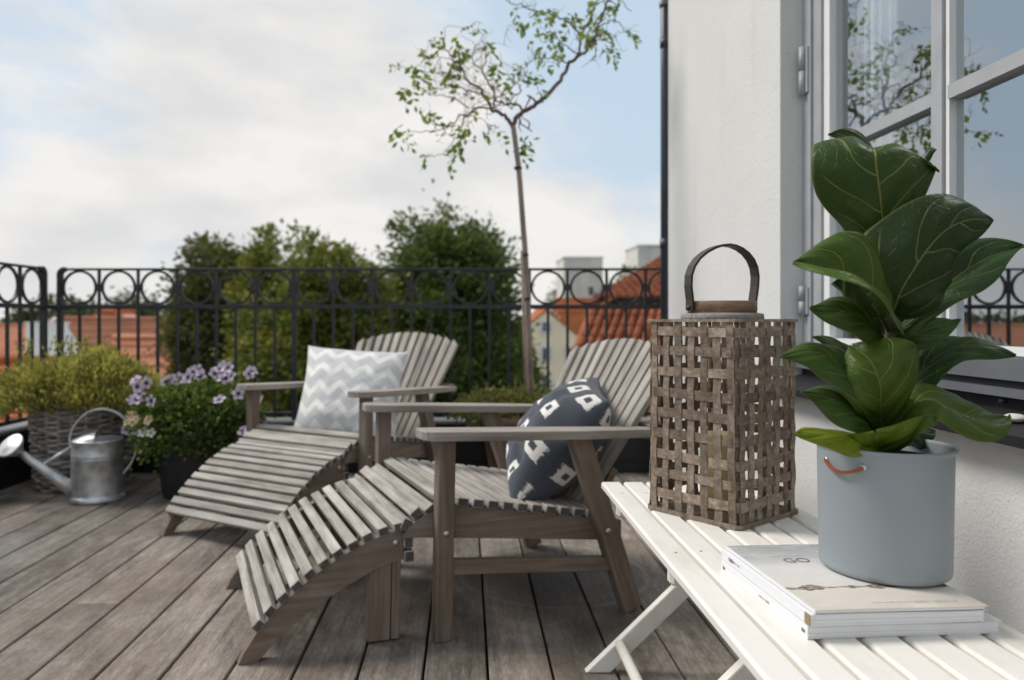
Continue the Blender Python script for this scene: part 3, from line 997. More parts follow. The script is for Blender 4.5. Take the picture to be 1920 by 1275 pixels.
# ------------------------------------------------------------------ leaves in bulk
def leaf_mesh(name, pos, dirs, size, aspect, mat_, seed=0, fold=0.15):
    """every leaf is a pointed four-sided blade: pos (n,3), dirs (n,3) blade direction, size (n,)"""
    g_ = np.random.default_rng(seed)
    n = len(pos)
    d = dirs / (np.linalg.norm(dirs, axis=1, keepdims=True) + 1e-9)
    a = g_.normal(size=(n, 3))
    side = np.cross(d, a); side /= (np.linalg.norm(side, axis=1, keepdims=True) + 1e-9)
    nr = np.cross(d, side)
    sz = size[:, None]
    wv = sz * aspect * 0.5
    v0 = pos; v2 = pos + d * sz
    mid = pos + d * sz * 0.5 + nr * sz * fold
    v1 = mid - side * wv - nr * sz * fold * 1.2; v3 = mid + side * wv - nr * sz * fold * 1.2
    V = np.stack([v0, v1, v2, v3], 1).reshape(-1, 3)
    me = bpy.data.meshes.new(name)
    me.vertices.add(4 * n); me.vertices.foreach_set('co', V.astype(np.float32).ravel())
    idx = np.arange(n)[:, None] * 4
    tri = np.concatenate([idx + 0, idx + 1, idx + 2, idx + 0, idx + 2, idx + 3], 1).ravel()
    me.loops.add(6 * n); me.loops.foreach_set('vertex_index', tri.astype(np.int32))
    me.polygons.add(2 * n); me.polygons.foreach_set('loop_start', np.arange(0, 6 * n, 3, dtype=np.int32)); me.polygons.foreach_set('loop_total', np.full(2 * n, 3, dtype=np.int32))
    me.materials.append(mat_)
    me.update(calc_edges=True)
    me.validate()
    return me

def crown_points(g_, c, rad, nclump, per, clump_r, shell=0.55, top_shoots=0):
    """leaf points in clumps over an egg-shaped crown"""
    pts, dirs = [], []
    for i in range(nclump):
        d = g_.normal(size=3); d /= (np.abs(d) ** 2.8).sum() ** (1 / 2.8)
        r = g_.uniform(shell, 1.0) ** 0.6
        w_ = 1 + 0.15 * math.sin(3 * d[0] + 2.1 * d[2] * 2 + c[0]) + 0.13 * math.sin(7 * d[0] + 5 * d[2] + c[1]) + 0.08 * math.sin(13 * d[0] - 9 * d[2])
        cc = np.array(c) + d * np.array(rad) * r * np.array([w_, w_, 1 + 0.25 * (w_ - 1)])
        if g_.uniform() < 0.12:
            cc = np.array(c) + (cc - np.array(c)) * g_.uniform(1.06, 1.22)
        k = int(per * g_.uniform(0.4, 1.5))
        o = g_.normal(size=(k, 3)) * clump_r * g_.uniform(0.5, 1.3)
        o[:, 2] *= 0.75
        pts.append(cc + o)
        dd = o + g_.normal(size=(k, 3)) * clump_r * 0.8 + d * clump_r * 0.6
        dd[:, 2] -= clump_r * 0.2
        dirs.append(dd)
    for i in range(top_shoots):
        a = g_.uniform(0, 2 * math.pi); rr = math.sqrt(g_.uniform(0, 1)) * 0.85
        x, y = math.cos(a) * rr, math.sin(a) * rr
        z = math.sqrt(max(0.05, 1 - rr * rr))
        b_ = np.array(c) + np.array(rad) * np.array([x, y, z]) * 0.97
        L = g_.uniform(0.3, 0.75) * clump_r * 2.6
        k = 26
        tt = g_.uniform(0, 1, k)
        ln = g_.normal(size=3) * 0.18
        pp = b_ + np.outer(tt * L, np.array([ln[0], ln[1], 1])) + g_.normal(size=(k, 3)) * 0.05 * (1.15 - tt)[:, None]
        pts.append(pp); dd = g_.normal(size=(k, 3)); dd[:, 2] += 0.8; dirs.append(dd)
    return np.concatenate(pts), np.concatenate(dirs)

def big_tree(name, px, pytop, Y, hwpx, depth_z, mat_, label, nclump, per, seed, leaf=0.13, clump=0.30, group='trees beyond the railing', shoots=30, shell=0.5):
    g_ = np.random.default_rng(seed)
    top = P(px, pytop, Y)
    rx = hwpx * Y / F
    rz_ = depth_z
    c = np.array([top.x, Y, top.z - rz_])
    e = empty(name, (top.x, Y, -10), 0, label, 'tree', group)
    O = np.array(e.location)
    p_, d_ = crown_points(g_, c, (rx, rx, rz_), nclump, per, clump, shell, shoots)
    me = leaf_mesh('crown', p_ - O, d_, g_.uniform(0.55, 1.5, len(p_)) * leaf, 0.62, mat_, seed)
    link('crown', me, e)
    q = MB()
    q.tube([(0, 0, 0), (0.05, 0.02, 3), (-0.03, 0, c[2] + 10 - rz_ * 0.2), (0, 0, c[2] + 10 + rz_ * 0.6)], [0.3, 0.24, 0.17, 0.05], 10)
    for k in range(9):
        a = g_.uniform(0, 6.28); z0 = c[2] + 10 + g_.uniform(-0.6, 0.35) * rz_
        q.tube([(0, 0, z0), (math.cos(a) * rx * 0.4, math.sin(a) * rx * 0.4, z0 + rz_ * 0.16), (math.cos(a) * rx * 0.8, math.sin(a) * rx * 0.8, z0 + rz_ * 0.36)], [0.09, 0.06, 0.02], 6)
    q.build('trunk', M['bark_far'], e)
    return e
big_tree('dark_tree', 420, 474, 23, 100, 5.2, M['leaf_dark'], 'dark olive tree beyond the railing, leftmost of the big crowns', 700, 120, 11, 0.15, 0.25, shoots=30)
big_tree('yellow_tree', 492, 458, 21, 44, 4.8, M['leaf_yellow'], 'slim yellowish tree squeezed beside the dark olive one', 330, 100, 12, 0.13, 0.20, shoots=16)
big_tree('yellow_tree', 608, 466, 18, 116, 4.6, M['leaf_yellow'], 'broad yellow-green tree behind the zigzag cushion', 760, 115, 13, 0.125, 0.21, shoots=50, shell=0.4)
big_tree('green_tree', 856, 420, 20, 126, 4.6, M['leaf_green'], 'round deep green tree left of the slender trunk', 860, 130, 14, 0.13, 0.235, shoots=36, shell=0.4)
# darker fill trees lower between them
big_tree('green_tree', 705, 545, 24, 120, 4.0, M['leaf_green'], 'lower green tree between the broad and the round crown', 340, 120, 15, 0.15, 0.36, shoots=8)
for i, (px, py, Y, hwp, dz, lab, mt) in enumerate((
        (60, 574, 95, 34, 4.5, 'distant dark tree seen under the left railing rings', 'leaf_far'),
        (110, 560, 100, 40, 5, 'distant dark tree seen behind the corner post', 'leaf_far'),
        (152, 557, 98, 32, 5, 'distant round tree seen in the first ring of the far railing', 'leaf_far'),
        (190, 572, 105, 30, 5, 'distant low tree behind the little white gable', 'leaf_far'),
        (243, 556, 85, 30, 5, 'distant light tree seen in the second ring of the far railing', 'leaf_far'),
        (285, 562, 88, 26, 5, 'distant feathery tree seen in the third ring of the far railing', 'leaf_far'),
        (322, 578, 90, 34, 6, 'distant tree mostly hidden by the dark olive tree', 'leaf_far'),
        (-20, 590, 110, 40, 6, 'distant tree at the very left edge', 'leaf_far'),
        (1040, 545, 170, 22, 7, 'distant dark tree left of the concrete tower', 'leaf_dark'),
        (1150, 545, 120, 26, 5, 'distant tree right of the concrete tower', 'leaf_far'),
        (1175, 505, 110, 26, 5, 'distant yellow-green tree above the pantile roof', 'leaf_yellow'))):
    big_tree('far_tree', px, py, Y, hwp, dz, M[mt], lab, 70, 60, 30 + i, 0.4, 0.75, 'far trees on the skyline', 4, 0.4)
# treeline on the horizon
g_ = np.random.default_rng(99)
n_ = 16000
xx = g_.uniform(-420, 300, n_); yy = g_.uniform(300, 340, n_)
hh = (6.5 + 3.0 * np.sin(xx * 0.05) + 2 * np.sin(xx * 0.17 + 1)) * g_.uniform(0, 1, n_) ** 0.7
tl_ = leaf_mesh('treeline', np.stack([xx, yy, -10 + hh + 2.0], 1), g_.normal(size=(n_, 3)), g_.uniform(1.5, 3.5, n_), 0.9, M['leaf_far'], 5)
tag(link('treeline', tl_), kind='stuff')

# ------------------------------------------------------------------ wooden armchairs
SM = [M['slat'], M['slat_end']]
def chair_curve(t):
    """height of the seat rail's top at distance t behind the front leg"""
    if t < 0.03:
        return 0.337 - 0.9 * (0.03 - t) ** 1.25 - 2.2 * max(0, -0.03 - t)
    return 0.337 - (t - 0.03) * 0.17
CW = 0.67
def make_chair(label):
    e = empty('armchair', label=label, cat='armchair', group='weathered reclining armchairs with slatted backs')
    FW = M['frame_wood']; AW = M['arm_wood']
    for side in (0, 1):
        yo = 0.0 if side == 0 else CW
        sg = 1 if side == 0 else -1
        yl = yo + sg * 0.020; yr = yo + sg * 0.056
        board('front_leg', (0.0, yl, 0), (0.010, yl, 0.512), 0.040, 0.045, FW, e, across=(0, 1, 0), bev=0.003)
        board('rear_leg', (0.563, yl, 0.006), (0.392, yl, 0.502), 0.040, 0.058, FW, e, across=(0, 1, 0), bev=0.003)
        # side rail with rounded nose
        q = MB()
        ts = [-0.098, -0.085, -0.06, -0.03, 0.0, 0.05, 0.15, 0.3, 0.45, 0.545]
        top = [(t_, chair_curve(t_) - 0.001) for t_ in ts]
        top[:4] = [(-0.098, 0.268), (-0.085, 0.284), (-0.06, 0.305), (-0.03, 0.321)]
        bot = [(t_, 0.262 - max(0, t_ + 0.06) * 0.115) for t_ in reversed(ts)]
        poly = top + bot
        n_ = len(poly)
        vs_ = [(a, yr - 0.016, z) for a, z in poly] + [(a, yr + 0.016, z) for a, z in poly]
        m_ = len(ts)
        fs_ = []
        for i in range(m_ - 1):
            fs_.append((i, i + 1, n_ - 2 - i, n_ - 1 - i)); fs_.append((n_ + i, n_ + n_ - 1 - i, n_ + n_ - 2 - i, n_ + i + 1))
        for i in range(n_):
            j = (i + 1) % n_
            fs_.append((i, j, n_ + j, n_ + i))
        q.add(vs_, fs_)
        q.build('side_rail', FW, e)
        board('stretcher', (0.0, yl + sg * 0.004, 0.186), (0.515, yl + sg * 0.004, 0.136), 0.026, 0.038, FW, e, across=(0, 1, 0), bev=0.002)
        # arm
        q = MB()
        y0, y1 = (-0.028, 0.066) if side == 0 else (CW + 0.028, CW - 0.066)
        outline = [(-0.060, y0 + sg * 0.030), (-0.052, y0 + sg * 0.012), (-0.036, y0), (0.40, y0), (0.66, y0 + sg * 0.03), (0.66, y1 - sg * 0.008), (0.40, y1), (-0.050, y1), (-0.060, y1 - sg * 0.010)]
        zz = lambda x: 0.540 - (x + 0.07) * 0.045
        th = 0.024
        n_ = len(outline)
        vs_ = [(a, b_, zz(a)) for a, b_ in outline] + [(a, b_, zz(a) - th) for a, b_ in outline]
        q.add(vs_, [tuple(range(n_)), tuple(reversed(range(n_, 2 * n_)))] + [(i, (i + 1) % n_, n_ + (i + 1) % n_, n_ + i) for i in range(n_)])
        ao = q.build('arm', AW, e)
        md = ao.modifiers.new('bevel', 'BEVEL'); md.width = 0.003; md.segments = 2; md.limit_method = 'ANGLE'
        for (bx, bz) in ((0.005, 0.275), (0.478, 0.235)):
            q = MB(); yb_ = yo - sg * 0.0025
            q.tube([(bx, yb_, bz), (bx, yb_ + sg * 0.006, bz)], 0.0075, 12); q.build('bolt', M['bolt'], e)
    # seat slats
    ts = [-0.088, -0.060] + [-0.022 + 0.0425 * i for i in range(13)]
    for i, t_ in enumerate(ts):
        z = chair_curve(t_) + 0.012
        if i == 0: z = 0.296
        if i == 1: z = 0.322
        dz = chair_curve(t_ + 0.01) - chair_curve(t_ - 0.01)
        a = math.atan2(dz, 0.02)
        if i == 0: a = R(62)
        if i == 1: a = R(38)
        board('seat_slat', (t_, 0.030 if i > 2 else 0.042, z), (t_, CW - 0.030 if i > 2 else CW - 0.042, z), 0.0305, 0.022, SM, e, across=(math.cos(a), 0, math.sin(a)), bev=0.002)
    # back slats fanned
    nb = 12
    base_t, base_z = 0.455, 0.262
    lean = R(31)
    for i in range(nb):
        u = (i - (nb - 1) / 2) / ((nb - 1) / 2)
        yb_ = CW / 2 + u * 0.21; yt = CW / 2 + u * 0.288
        L = 0.572 - 0.050 * u * u
        dip = 0.012 * (1 - u * u)
        p0 = Vector((base_t + dip, yb_, base_z)); p1 = Vector((base_t + dip * 1.5 + L * math.sin(lean), yt, base_z + L * math.cos(lean)))
        d = p1 - p0; wd0, wd1, th = 0.029, 0.0355, 0.018
        acr = Vector((0, 1, 0)); acr = (acr - d.normalized() * acr.dot(d.normalized())).normalized()
        nn = d.normalized().cross(acr)
        q = MB(); vs_ = []
        cut = -0.012 * u
        for pp, ww, sh in ((p0, wd0, 0), (p1, wd1, cut)):
            for sa, sb in ((-1, -1), (1, -1), (1, 1), (-1, 1)):
                vs_.append(pp + acr * (sa * ww / 2) + nn * (sb * th / 2) + d.normalized() * (sh * sa))
        q.add(vs_, [(0, 1, 2, 3), (7, 6, 5, 4), (0, 4, 5, 1), (1, 5, 6, 2), (2, 6, 7, 3), (3, 7, 4, 0)])
        # local frame along the slat for the grain
        x = d.normalized(); Mx = Matrix((x, acr, nn)).transposed().to_4x4(); Mx.translation = p0
        inv = Mx.inverted()
        q.v = [tuple(inv @ Vector(k)) for k in q.v]
        so_ = q.build('back_slat', M['slat'], e, Mx)
        md = so_.modifiers.new('bevel', 'BEVEL'); md.width = 0.002; md.segments = 1
    # battens behind the back
    for zf, hw_ in ((0.22, 0.235), (0.86, 0.27)):
        L = 0.565 * zf
        c_ = Vector((base_t + 0.033 + L * math.sin(lean), CW / 2, base_z + L * math.cos(lean) - 0.008))
        board('back_batten', c_ + Vector((0, -hw_, 0)), c_ + Vector((0, hw_, 0)), 0.05, 0.022, FW, e, across=(math.sin(lean), 0, math.cos(lean)), bev=0.002)
    board('arm_batten', (0.645, 0.01, 0.495), (0.645, CW - 0.01, 0.495), 0.045, 0.025, FW, e, across=(0, 0, 1), bev=0.002)
    board('rear_crossbar', (0.42, 0.07, 0.235), (0.42, CW - 0.07, 0.235), 0.05, 0.025, FW, e, across=(0, 0, 1), bev=0.002)
    return e

def make_footrest(label):
    e = empty('footrest', label=label, cat='footrest', group='curved slatted footrests in front of the armchairs')
    FW = M['frame_wood']
    top = [(-0.497, 0.0), (-0.482, 0.030), (-0.452, 0.0725), (-0.40, 0.128), (-0.317, 0.192), (-0.25, 0.232), (-0.18, 0.262), (-0.13, 0.276), (-0.095, 0.281)]
    bot = [(-0.453, 0.0), (-0.440, 0.014), (-0.415, 0.040), (-0.37, 0.078), (-0.30, 0.122), (-0.24, 0.155), (-0.18, 0.182), (-0.13, 0.199), (-0.092, 0.207)]
    m_ = len(top)
    for yc, sg in ((0.068, 1), (CW - 0.068, -1)):
        q = MB()
        vs_ = [(a, yc - 0.015, z) for a, z in top] + [(a, yc - 0.015, z) for a, z in bot] + [(a, yc + 0.015, z) for a, z in top] + [(a, yc + 0.015, z) for a, z in bot]
        fs_ = []
        for i in range(m_ - 1):
            fs_ += [(i, i + 1, m_ + i + 1, m_ + i), (2 * m_ + i, 3 * m_ + i, 3 * m_ + i + 1, 2 * m_ + i + 1), (i, 2 * m_ + i, 2 * m_ + i + 1, i + 1), (m_ + i, m_ + i + 1, 3 * m_ + i + 1, 3 * m_ + i)]
        fs_ += [(0, m_, 3 * m_, 2 * m_), (m_ - 1, 3 * m_ - 1, 4 * m_ - 1, 2 * m_ - 1)]
        q.add(vs_, fs_)
        q.build('curved_rail', FW, e)
        board('leg', (-0.155, yc + sg * 0.004, 0.004), (-0.150, yc + sg * 0.004, 0.205), 0.030, 0.058, FW, e, across=(0, 1, 0), bev=0.002)
        board('leg_brace', (-0.113, yc + sg * 0.012, 0.004), (-0.108, yc + sg * 0.012, 0.215), 0.05, 0.022, FW, e, across=(0, 1, 0), bev=0.002)
        q = MB(); q.tube([(-0.112, yc - sg * 0.018, 0.250), (-0.112, yc - sg * 0.012, 0.250)], 0.008, 12); q.build('bolt', M['bolt'], e)
    # slats along the curve
    pl = [Vector((a, 0, z)) for a, z in top[1:]]
    cum = [0]
    for a, b_ in zip(pl[:-1], pl[1:]):
        cum.append(cum[-1] + (b_ - a).length)
    n_ = 11
    for i in range(n_):
        dist = 0.066 + (cum[-1] - 0.074) * i / (n_ - 1)
        k = max(j for j in range(len(cum)) if cum[j] <= dist)
        k = min(k, len(pl) - 2)
        f_ = (dist - cum[k]) / (cum[k + 1] - cum[k])
        p = pl[k].lerp(pl[k + 1], f_)
        tg = (pl[k + 1] - pl[k]).normalized()
        nn = Vector((-tg.z, 0, tg.x))
        c_ = p + nn * 0.0115
        jit = random.uniform(-0.002, 0.002)
        board('slat', (c_.x, 0.046 + jit, c_.z), (c_.x, CW - 0.050 + jit, c_.z), 0.0275, 0.021, SM, e, across=(tg.x, 0, tg.z), bev=0.002)
    # two end bars that hook below the chair seat
    board('hook_bar', (-0.080, 0.046, 0.250), (-0.080, CW - 0.046, 0.250), 0.030, 0.024, SM, e, across=(0, 0, 1), bev=0.002)
    board('hook_bar', (-0.078, 0.046, 0.213), (-0.078, CW - 0.046, 0.213), 0.028, 0.026, SM, e, across=(0, 0, 1), bev=0.002)
    return e
chairA = make_chair('weathered wooden armchair with the navy patterned cushion, beside the white table')
footA = make_footrest('curved slatted footrest of the armchair with the navy cushion, closest to the camera')
AO, AR = Vector((-0.054, 1.89, 0)), R(20.7)
BO, BR = Vector((-0.381, 2.935, 0)), R(58.8)
for o, ang, lc in ((chairA, AR, AO), (footA, AR, AO)):
    o.location = lc; o.rotation_euler = (0, 0, ang)
chairB = copy_tree(chairA); chairB.location = BO; chairB.rotation_euler = (0, 0, BR)
chairB['label'] = 'weathered wooden armchair with the grey zigzag cushion, in front of the railing'
footB = copy_tree(footA); footB.location = BO; footB.rotation_euler = (0, 0, BR)
footB['label'] = 'curved slatted footrest of the armchair with the zigzag cushion, beside the petunias'

# ------------------------------------------------------------------ cushions
def cushion(name, TL, TR, BL, BR_, thick, mats, label, seed=0, dent=None, n=44):
    """square cushion through its four corners; front towards the camera"""
    TL, TR, BL, BR_ = map(Vector, (TL, TR, BL, BR_))
    c = (TL + TR + BL + BR_) / 4
    nr = ((TR - BL).cross(TL - BR_)).normalized()
    if nr.dot(-c + Vector((0, 0, CAMH))) < 0: nr = -nr
    me = bpy.data.meshes.new(name)
    vs_, fs_, uvs = [], [], []
    for sgn in (1, -1):
        for j in range(n + 1):
            for i in range(n + 1):
                u, v_ = i / n, j / n
                a, b_ = 2 * u - 1, 2 * v_ - 1
                # sides pull in between the corners
                pu = u + 0.055 * (1 - b_ * b_) * (-a) * abs(a) ** 1.5 / 2 * 1.4
                pv = v_ + 0.055 * (1 - a * a) * (-b_) * abs(b_) ** 1.5 / 2 * 1.4
                p = (BL * (1 - pu) + BR_ * pu) * (1 - pv) + (TL * (1 - pu) + TR * pu) * pv
                h_ = (max(0, 1 - abs(a) ** 2.3) * max(0, 1 - abs(b_) ** 2.3)) ** 0.55
                wr = mnoise.noise(Vector((a * 2.2 + seed, b_ * 2.2, sgn * 3.0))) * 0.012 + mnoise.noise(Vector((a * 6 + seed, b_ * 6, sgn * 5.0))) * 0.005
                edge = (1 - abs(a)) * (1 - abs(b_))
                wr += 0.006 * math.sin(9 * math.atan2(b_, a) + seed) * min(1, edge * 3) * (max(abs(a), abs(b_)) ** 3)
                hh_ = thick / 2 * h_ + wr * min(1, edge * 5)
                if dent and sgn > 0:
                    for (du, dv, dr, da) in dent:
                        hh_ -= da * math.exp(-((u - du) ** 2 + (v_ - dv) ** 2) / dr ** 2)
                vs_.append(p + nr * sgn * max(hh_, 0.0008) - c)
                uvs.append((u, v_))
    S = (n + 1) * (n + 1)
    for sgn in (0, 1):
        for j in range(n):
            for i in range(n):
                a = sgn * S + j * (n + 1) + i
                f = (a, a + 1, a + n + 2, a + n + 1)
                fs_.append(f if sgn == 0 else tuple(reversed(f)))
    rim = [i for i in range(n)] + [j * (n + 1) + n for j in range(n)] + [n * (n + 1) + i for i in range(n, 0, -1)] + [j * (n + 1) for j in range(n, 0, -1)]
    for k in range(len(rim)):
        a, b_ = rim[k], rim[(k + 1) % len(rim)]
        fs_.append((b_, a, a + S, b_ + S))
    me.from_pydata([tuple(q) for q in vs_], [], fs_)
    uvl = me.uv_layers.new(name='uv')
    for l in me.loops:
        uvl.data[l.index].uv = uvs[l.vertex_index]
    for p in me.polygons: p.use_smooth = True
    me.materials.append(mats)
    bm = bmesh.new(); bm.from_mesh(me); bmesh.ops.recalc_face_normals(bm, faces=bm.faces); bm.to_mesh(me); bm.free()
    o = bpy.data.objects.new(name, me); COL.objects.link(o); o.location = c
    tag(o, label, 'cushion', 'cushions on the armchairs')
    return o
# zigzag cloth
def cloth(name):
    m, t, b = mat(name)
    uv = N(t, 'ShaderNodeTexCoord').outputs['UV']
    b.inputs['Roughness'].default_value = 0.95
    b.inputs['Specular IOR Level'].default_value = 0.1
    b.inputs['Sheen Weight'].default_value = 0.15
    wv = N(t, 'ShaderNodeTexWave', wave_type='BANDS'); wv.inputs['Scale'].default_value = 55; t.links.new(uv, wv.inputs['Vector'])
    n_ = noise(t, uv, 260, 3, 0.6)
    bump(t, b, n_, 0.35, 0.002)
    return m, t, b, uv, n_
m, t, b, uv, n_ = cloth('grey_zigzag_cloth')
sx = N(t, 'ShaderNodeSeparateXYZ'); t.links.new(uv, sx.inputs[0])
tri = M_(t, 'PINGPONG', M_(t, 'ADD', sx.outputs['X'], 0.08), 0.107)
q_ = M_(t, 'ADD', sx.outputs['Y'], M_(t, 'MULTIPLY', tri, -1.02))
q_ = M_(t, 'ADD', q_, M_(t, 'MULTIPLY', M_(t, 'SUBTRACT', noise(t, uv, 40, 2, 0.5), 0.5), 0.008))
band = M_(t, 'PINGPONG', M_(t, 'ADD', q_, 2.03), 0.105)
fac = smoothrange(t, band, 0.058, 0.066)
fleck = smoothrange(t, n_, 0.55, 0.75, 0, 0.25)
grey = mixc(t, fleck, (0.53, 0.535, 0.535), (0.62, 0.62, 0.62))
t.links.new(mixc(t, fac, grey, (0.73, 0.71, 0.68)), b.inputs['Base Color'])
M['zigzag'] = m
m, t, b, uv, n_ = cloth('navy_ikat_cloth')
sx = N(t, 'ShaderNodeSeparateXYZ'); t.links.new(uv, sx.inputs[0])
row = M_(t, 'FLOOR', M_(t, 'MULTIPLY', sx.outputs['Y'], 3.9))
shift = M_(t, 'MULTIPLY', M_(t, 'MODULO', row, 2.0), 0.5)
wob = M_(t, 'MULTIPLY', M_(t, 'SUBTRACT', noise(t, uv, 45, 3, 0.7), 0.5), 0.16)
fx = M_(t, 'ABSOLUTE', M_(t, 'SUBTRACT', M_(t, 'FRACT', M_(t, 'ADD', M_(t, 'MULTIPLY', sx.outputs['X'], 3.3), shift)), 0.5))
fy = M_(t, 'ABSOLUTE', M_(t, 'SUBTRACT', M_(t, 'FRACT', M_(t, 'MULTIPLY', sx.outputs['Y'], 3.9)), 0.5))
dd = M_(t, 'MAXIMUM', M_(t, 'MULTIPLY', fx, 1.15), fy)
dd = M_(t, 'ADD', dd, wob)
inner = M_(t, 'ADD', M_(t, 'MAXIMUM', fx, fy), M_(t, 'MULTIPLY', wob, 0.5))
f1_ = smoothrange(t, dd, 0.245, 0.275, 1, 0)
f2_ = smoothrange(t, inner, 0.085, 0.11, 0, 1)
fac = M_(t, 'MULTIPLY', f1_, f2_)
navy = mixc(t, smoothrange(t, n_, 0.4, 0.75, 0, 0.5), (0.064, 0.072, 0.088), (0.125, 0.133, 0.150))
t.links.new(mixc(t, fac, navy, (0.74, 0.71, 0.665)), b.inputs['Base Color'])
M['ikat'] = m
cushion('cushion', P(578, 648, 3.55), P(766, 660, 3.40), P(546, 812, 3.24), P(742, 838, 3.16), 0.17, M['zigzag'], 'pale grey cushion with white zigzag stripes on the armchair by the railing', 1.3)
cushion('cushion', P(1122, 706, 2.44), P(1143, 752, 2.15), P(962, 888, 2.42), P(958, 952, 2.04), 0.235, M['ikat'], 'navy cushion with ragged white squares slumped between the arms of the closer armchair', 4.1,
        dent=[(0.75, 0.22, 0.10, 0.035), (0.95, 0.62, 0.09, 0.03), (0.7, 0.85, 0.08, 0.015)])

# ------------------------------------------------------------------ watering can
wc = empty('watering_can', P(183, 936, 3.40) * Vector((1, 1, 0)) if False else (-1.676, 3.40, 0), 0, 'galvanised watering can with hoop handle and round rose by the wicker basket', 'watering can')
ZN = M['zinc']
SP = Vector((-0.95, -0.31, 0)).normalized()
q = MB()
q.lathe([(0.0, 0.004), (0.100, 0.004), (0.1175, 0.0), (0.1195, 0.012), (0.1165, 0.024), (0.111, 0.027), (0.1095, 0.035), (0.1085, 0.19), (0.1105, 0.194), (0.1085, 0.198), (0.1085, 0.203), (0.1105, 0.207), (0.1085, 0.211), (0.1075, 0.268), (0.1105, 0.273), (0.1085, 0.277), (0.1045, 0.272), (0.1045, 0.03), (0.0, 0.02)], 48)
q.build('body', ZN, wc)
# half cover over the spout side
q = MB(); vs_ = []; n = 24
for i in range(n + 1):
    a = -math.pi / 2 + math.pi * i / n
    d = SP * math.cos(a) + Vector((-SP.y, SP.x, 0)) * math.sin(a)
    for k in range(7):
        f_ = k / 6
        pr = d * 0.107 * (1 - f_) + Vector((-SP.y, SP.x, 0)) * (0.107 * math.sin(a)) * f_ + SP * 0.0 * f_
        vs_.append(pr + Vector((0, 0, 0.274 + 0.040 * math.sin(f_ * math.pi / 2) * math.cos(a) ** 0.7 if math.cos(a) > 0 else 0.274)))
fs_ = []
for i in range(n):
    for k in range(6):
        fs_.append((i * 7 + k, (i + 1) * 7 + k, (i + 1) * 7 + k + 1, i * 7 + k + 1))
q.add(vs_, fs_, 0, True); q.build('half_cover', ZN, wc)
# spout
q = MB()
tipv = SP * 0.315 + Vector((0, 0, 0.232))
st = SP * 0.098 + Vector((0, 0, 0.050))
pts = [st.lerp(tipv, k / 6) for k in range(7)]
q.tube(pts, [0.033, 0.030, 0.027, 0.024, 0.021, 0.0185, 0.017], 18)
q.build('spout', ZN, wc)
# rose
ax = (tipv - st).normalized()
nrm = (ax * 0.62 + Vector((0.12, -0.62, 0.35))).normalized()
Mr = Vector((0, 0, 1)).rotation_difference(nrm).to_matrix()
q = MB()
q.lathe([(0.017, -0.050), (0.022, -0.045), (0.040, -0.020), (0.056, 0.0), (0.060, 0.006), (0.058, 0.011), (0.052, 0.011), (0.030, 0.016), (0.0, 0.018)], 28, tipv + nrm * 0.046, M=Mr)
q.build('rose', ZN, wc)
q = MB(); pa_, pb = SP * 0.105 + Vector((0, 0, 0.245)), st.lerp(tipv, 0.58) + Vector((0, 0, 0.012))
q.tube([pa_, pb], 0.0085, 10); q.build('spout_brace', ZN, wc)
# hoop handle from the front rim over the top to the back
q = MB(); pts = []
ctrl = [SP * 0.106 + Vector((0, 0, 0.245)), SP * 0.112 + Vector((0, 0, 0.285)), SP * 0.095 + Vector((0, 0, 0.34)), SP * 0.045 + Vector((0, 0, 0.395)), SP * -0.02 + Vector((0, 0, 0.412)), SP * -0.085 + Vector((0, 0, 0.39)), SP * -0.135 + Vector((0, 0, 0.335)), SP * -0.160 + Vector((0, 0, 0.265)), SP * -0.158 + Vector((0, 0, 0.20)), SP * -0.135 + Vector((0, 0, 0.15)), SP * -0.108 + Vector((0, 0, 0.115))]
def catmull(c, k=5):
    o = []
    for i in range(len(c) - 1):
        a = c[max(i - 1, 0)]; b_ = c[i]; d = c[i + 1]; e_ = c[min(i + 2, len(c) - 1)]
        for j in range(k):
            t_ = j / k
            o.append(0.5 * ((2 * b_) + (d - a) * t_ + (2 * a - 5 * b_ + 4 * d - e_) * t_ ** 2 + (3 * b_ - a - 3 * d + e_) * t_ ** 3))
    o.append(c[-1])
    return o
pts = catmull([Vector(c_) for c_ in ctrl])
sdv = Vector((-SP.y, SP.x, 0))
q.ribbon(pts, sdv, 0.034, 0.006, smooth=False); q.build('handle', ZN, wc)

# ------------------------------------------------------------------ wicker basket with heather
bk = empty('wicker_basket', (-1.905, 3.72, 0), 0, 'round grey wicker basket standing by the railing corner', 'basket')
q = MB(); rows = 32
for r_ in range(rows):
    z = 0.010 + r_ * 0.0143
    rad = 0.205 + 0.030 * (r_ / rows)
    pts = []
    n = 96
    for i in range(n):
        a = 2 * math.pi * i / n
        wv_ = 0.008 * math.sin(12 * a + math.pi * r_) + 0.003 * math.sin(5 * a + r_ * 1.7)
        pts.append(((rad + wv_) * math.cos(a), (rad + wv_) * math.sin(a), z + 0.003 * math.sin(7 * a + r_ * 2.1)))
    q.tube(pts, 0.0088, 6, closed=True)
wv = q.build('woven_rods', M['wicker'], bk); wv['kind'] = 'stuff'
q = MB()
for k in range(24):
    a = 2 * math.pi * k / 24
    q.tube([((0.204 + 0.0) * math.cos(a), 0.204 * math.sin(a), 0.0), (0.236 * math.cos(a), 0.236 * math.sin(a), 0.468)], 0.008, 6)
st_ = q.build('uprights', M['wicker'], bk); st_['kind'] = 'stuff'
q = MB(); q.lathe([(0.0, 0.005), (0.192, 0.005), (0.215, 0.45), (0.0, 0.43)], 28); q.build('liner', M['soil'], bk)
hp = empty('heather_plant', (-1.905, 3.72, 0.43), 0, 'bushy yellow-green heather spilling over the wicker basket', 'plant')
g_ = np.random.default_rng(5)
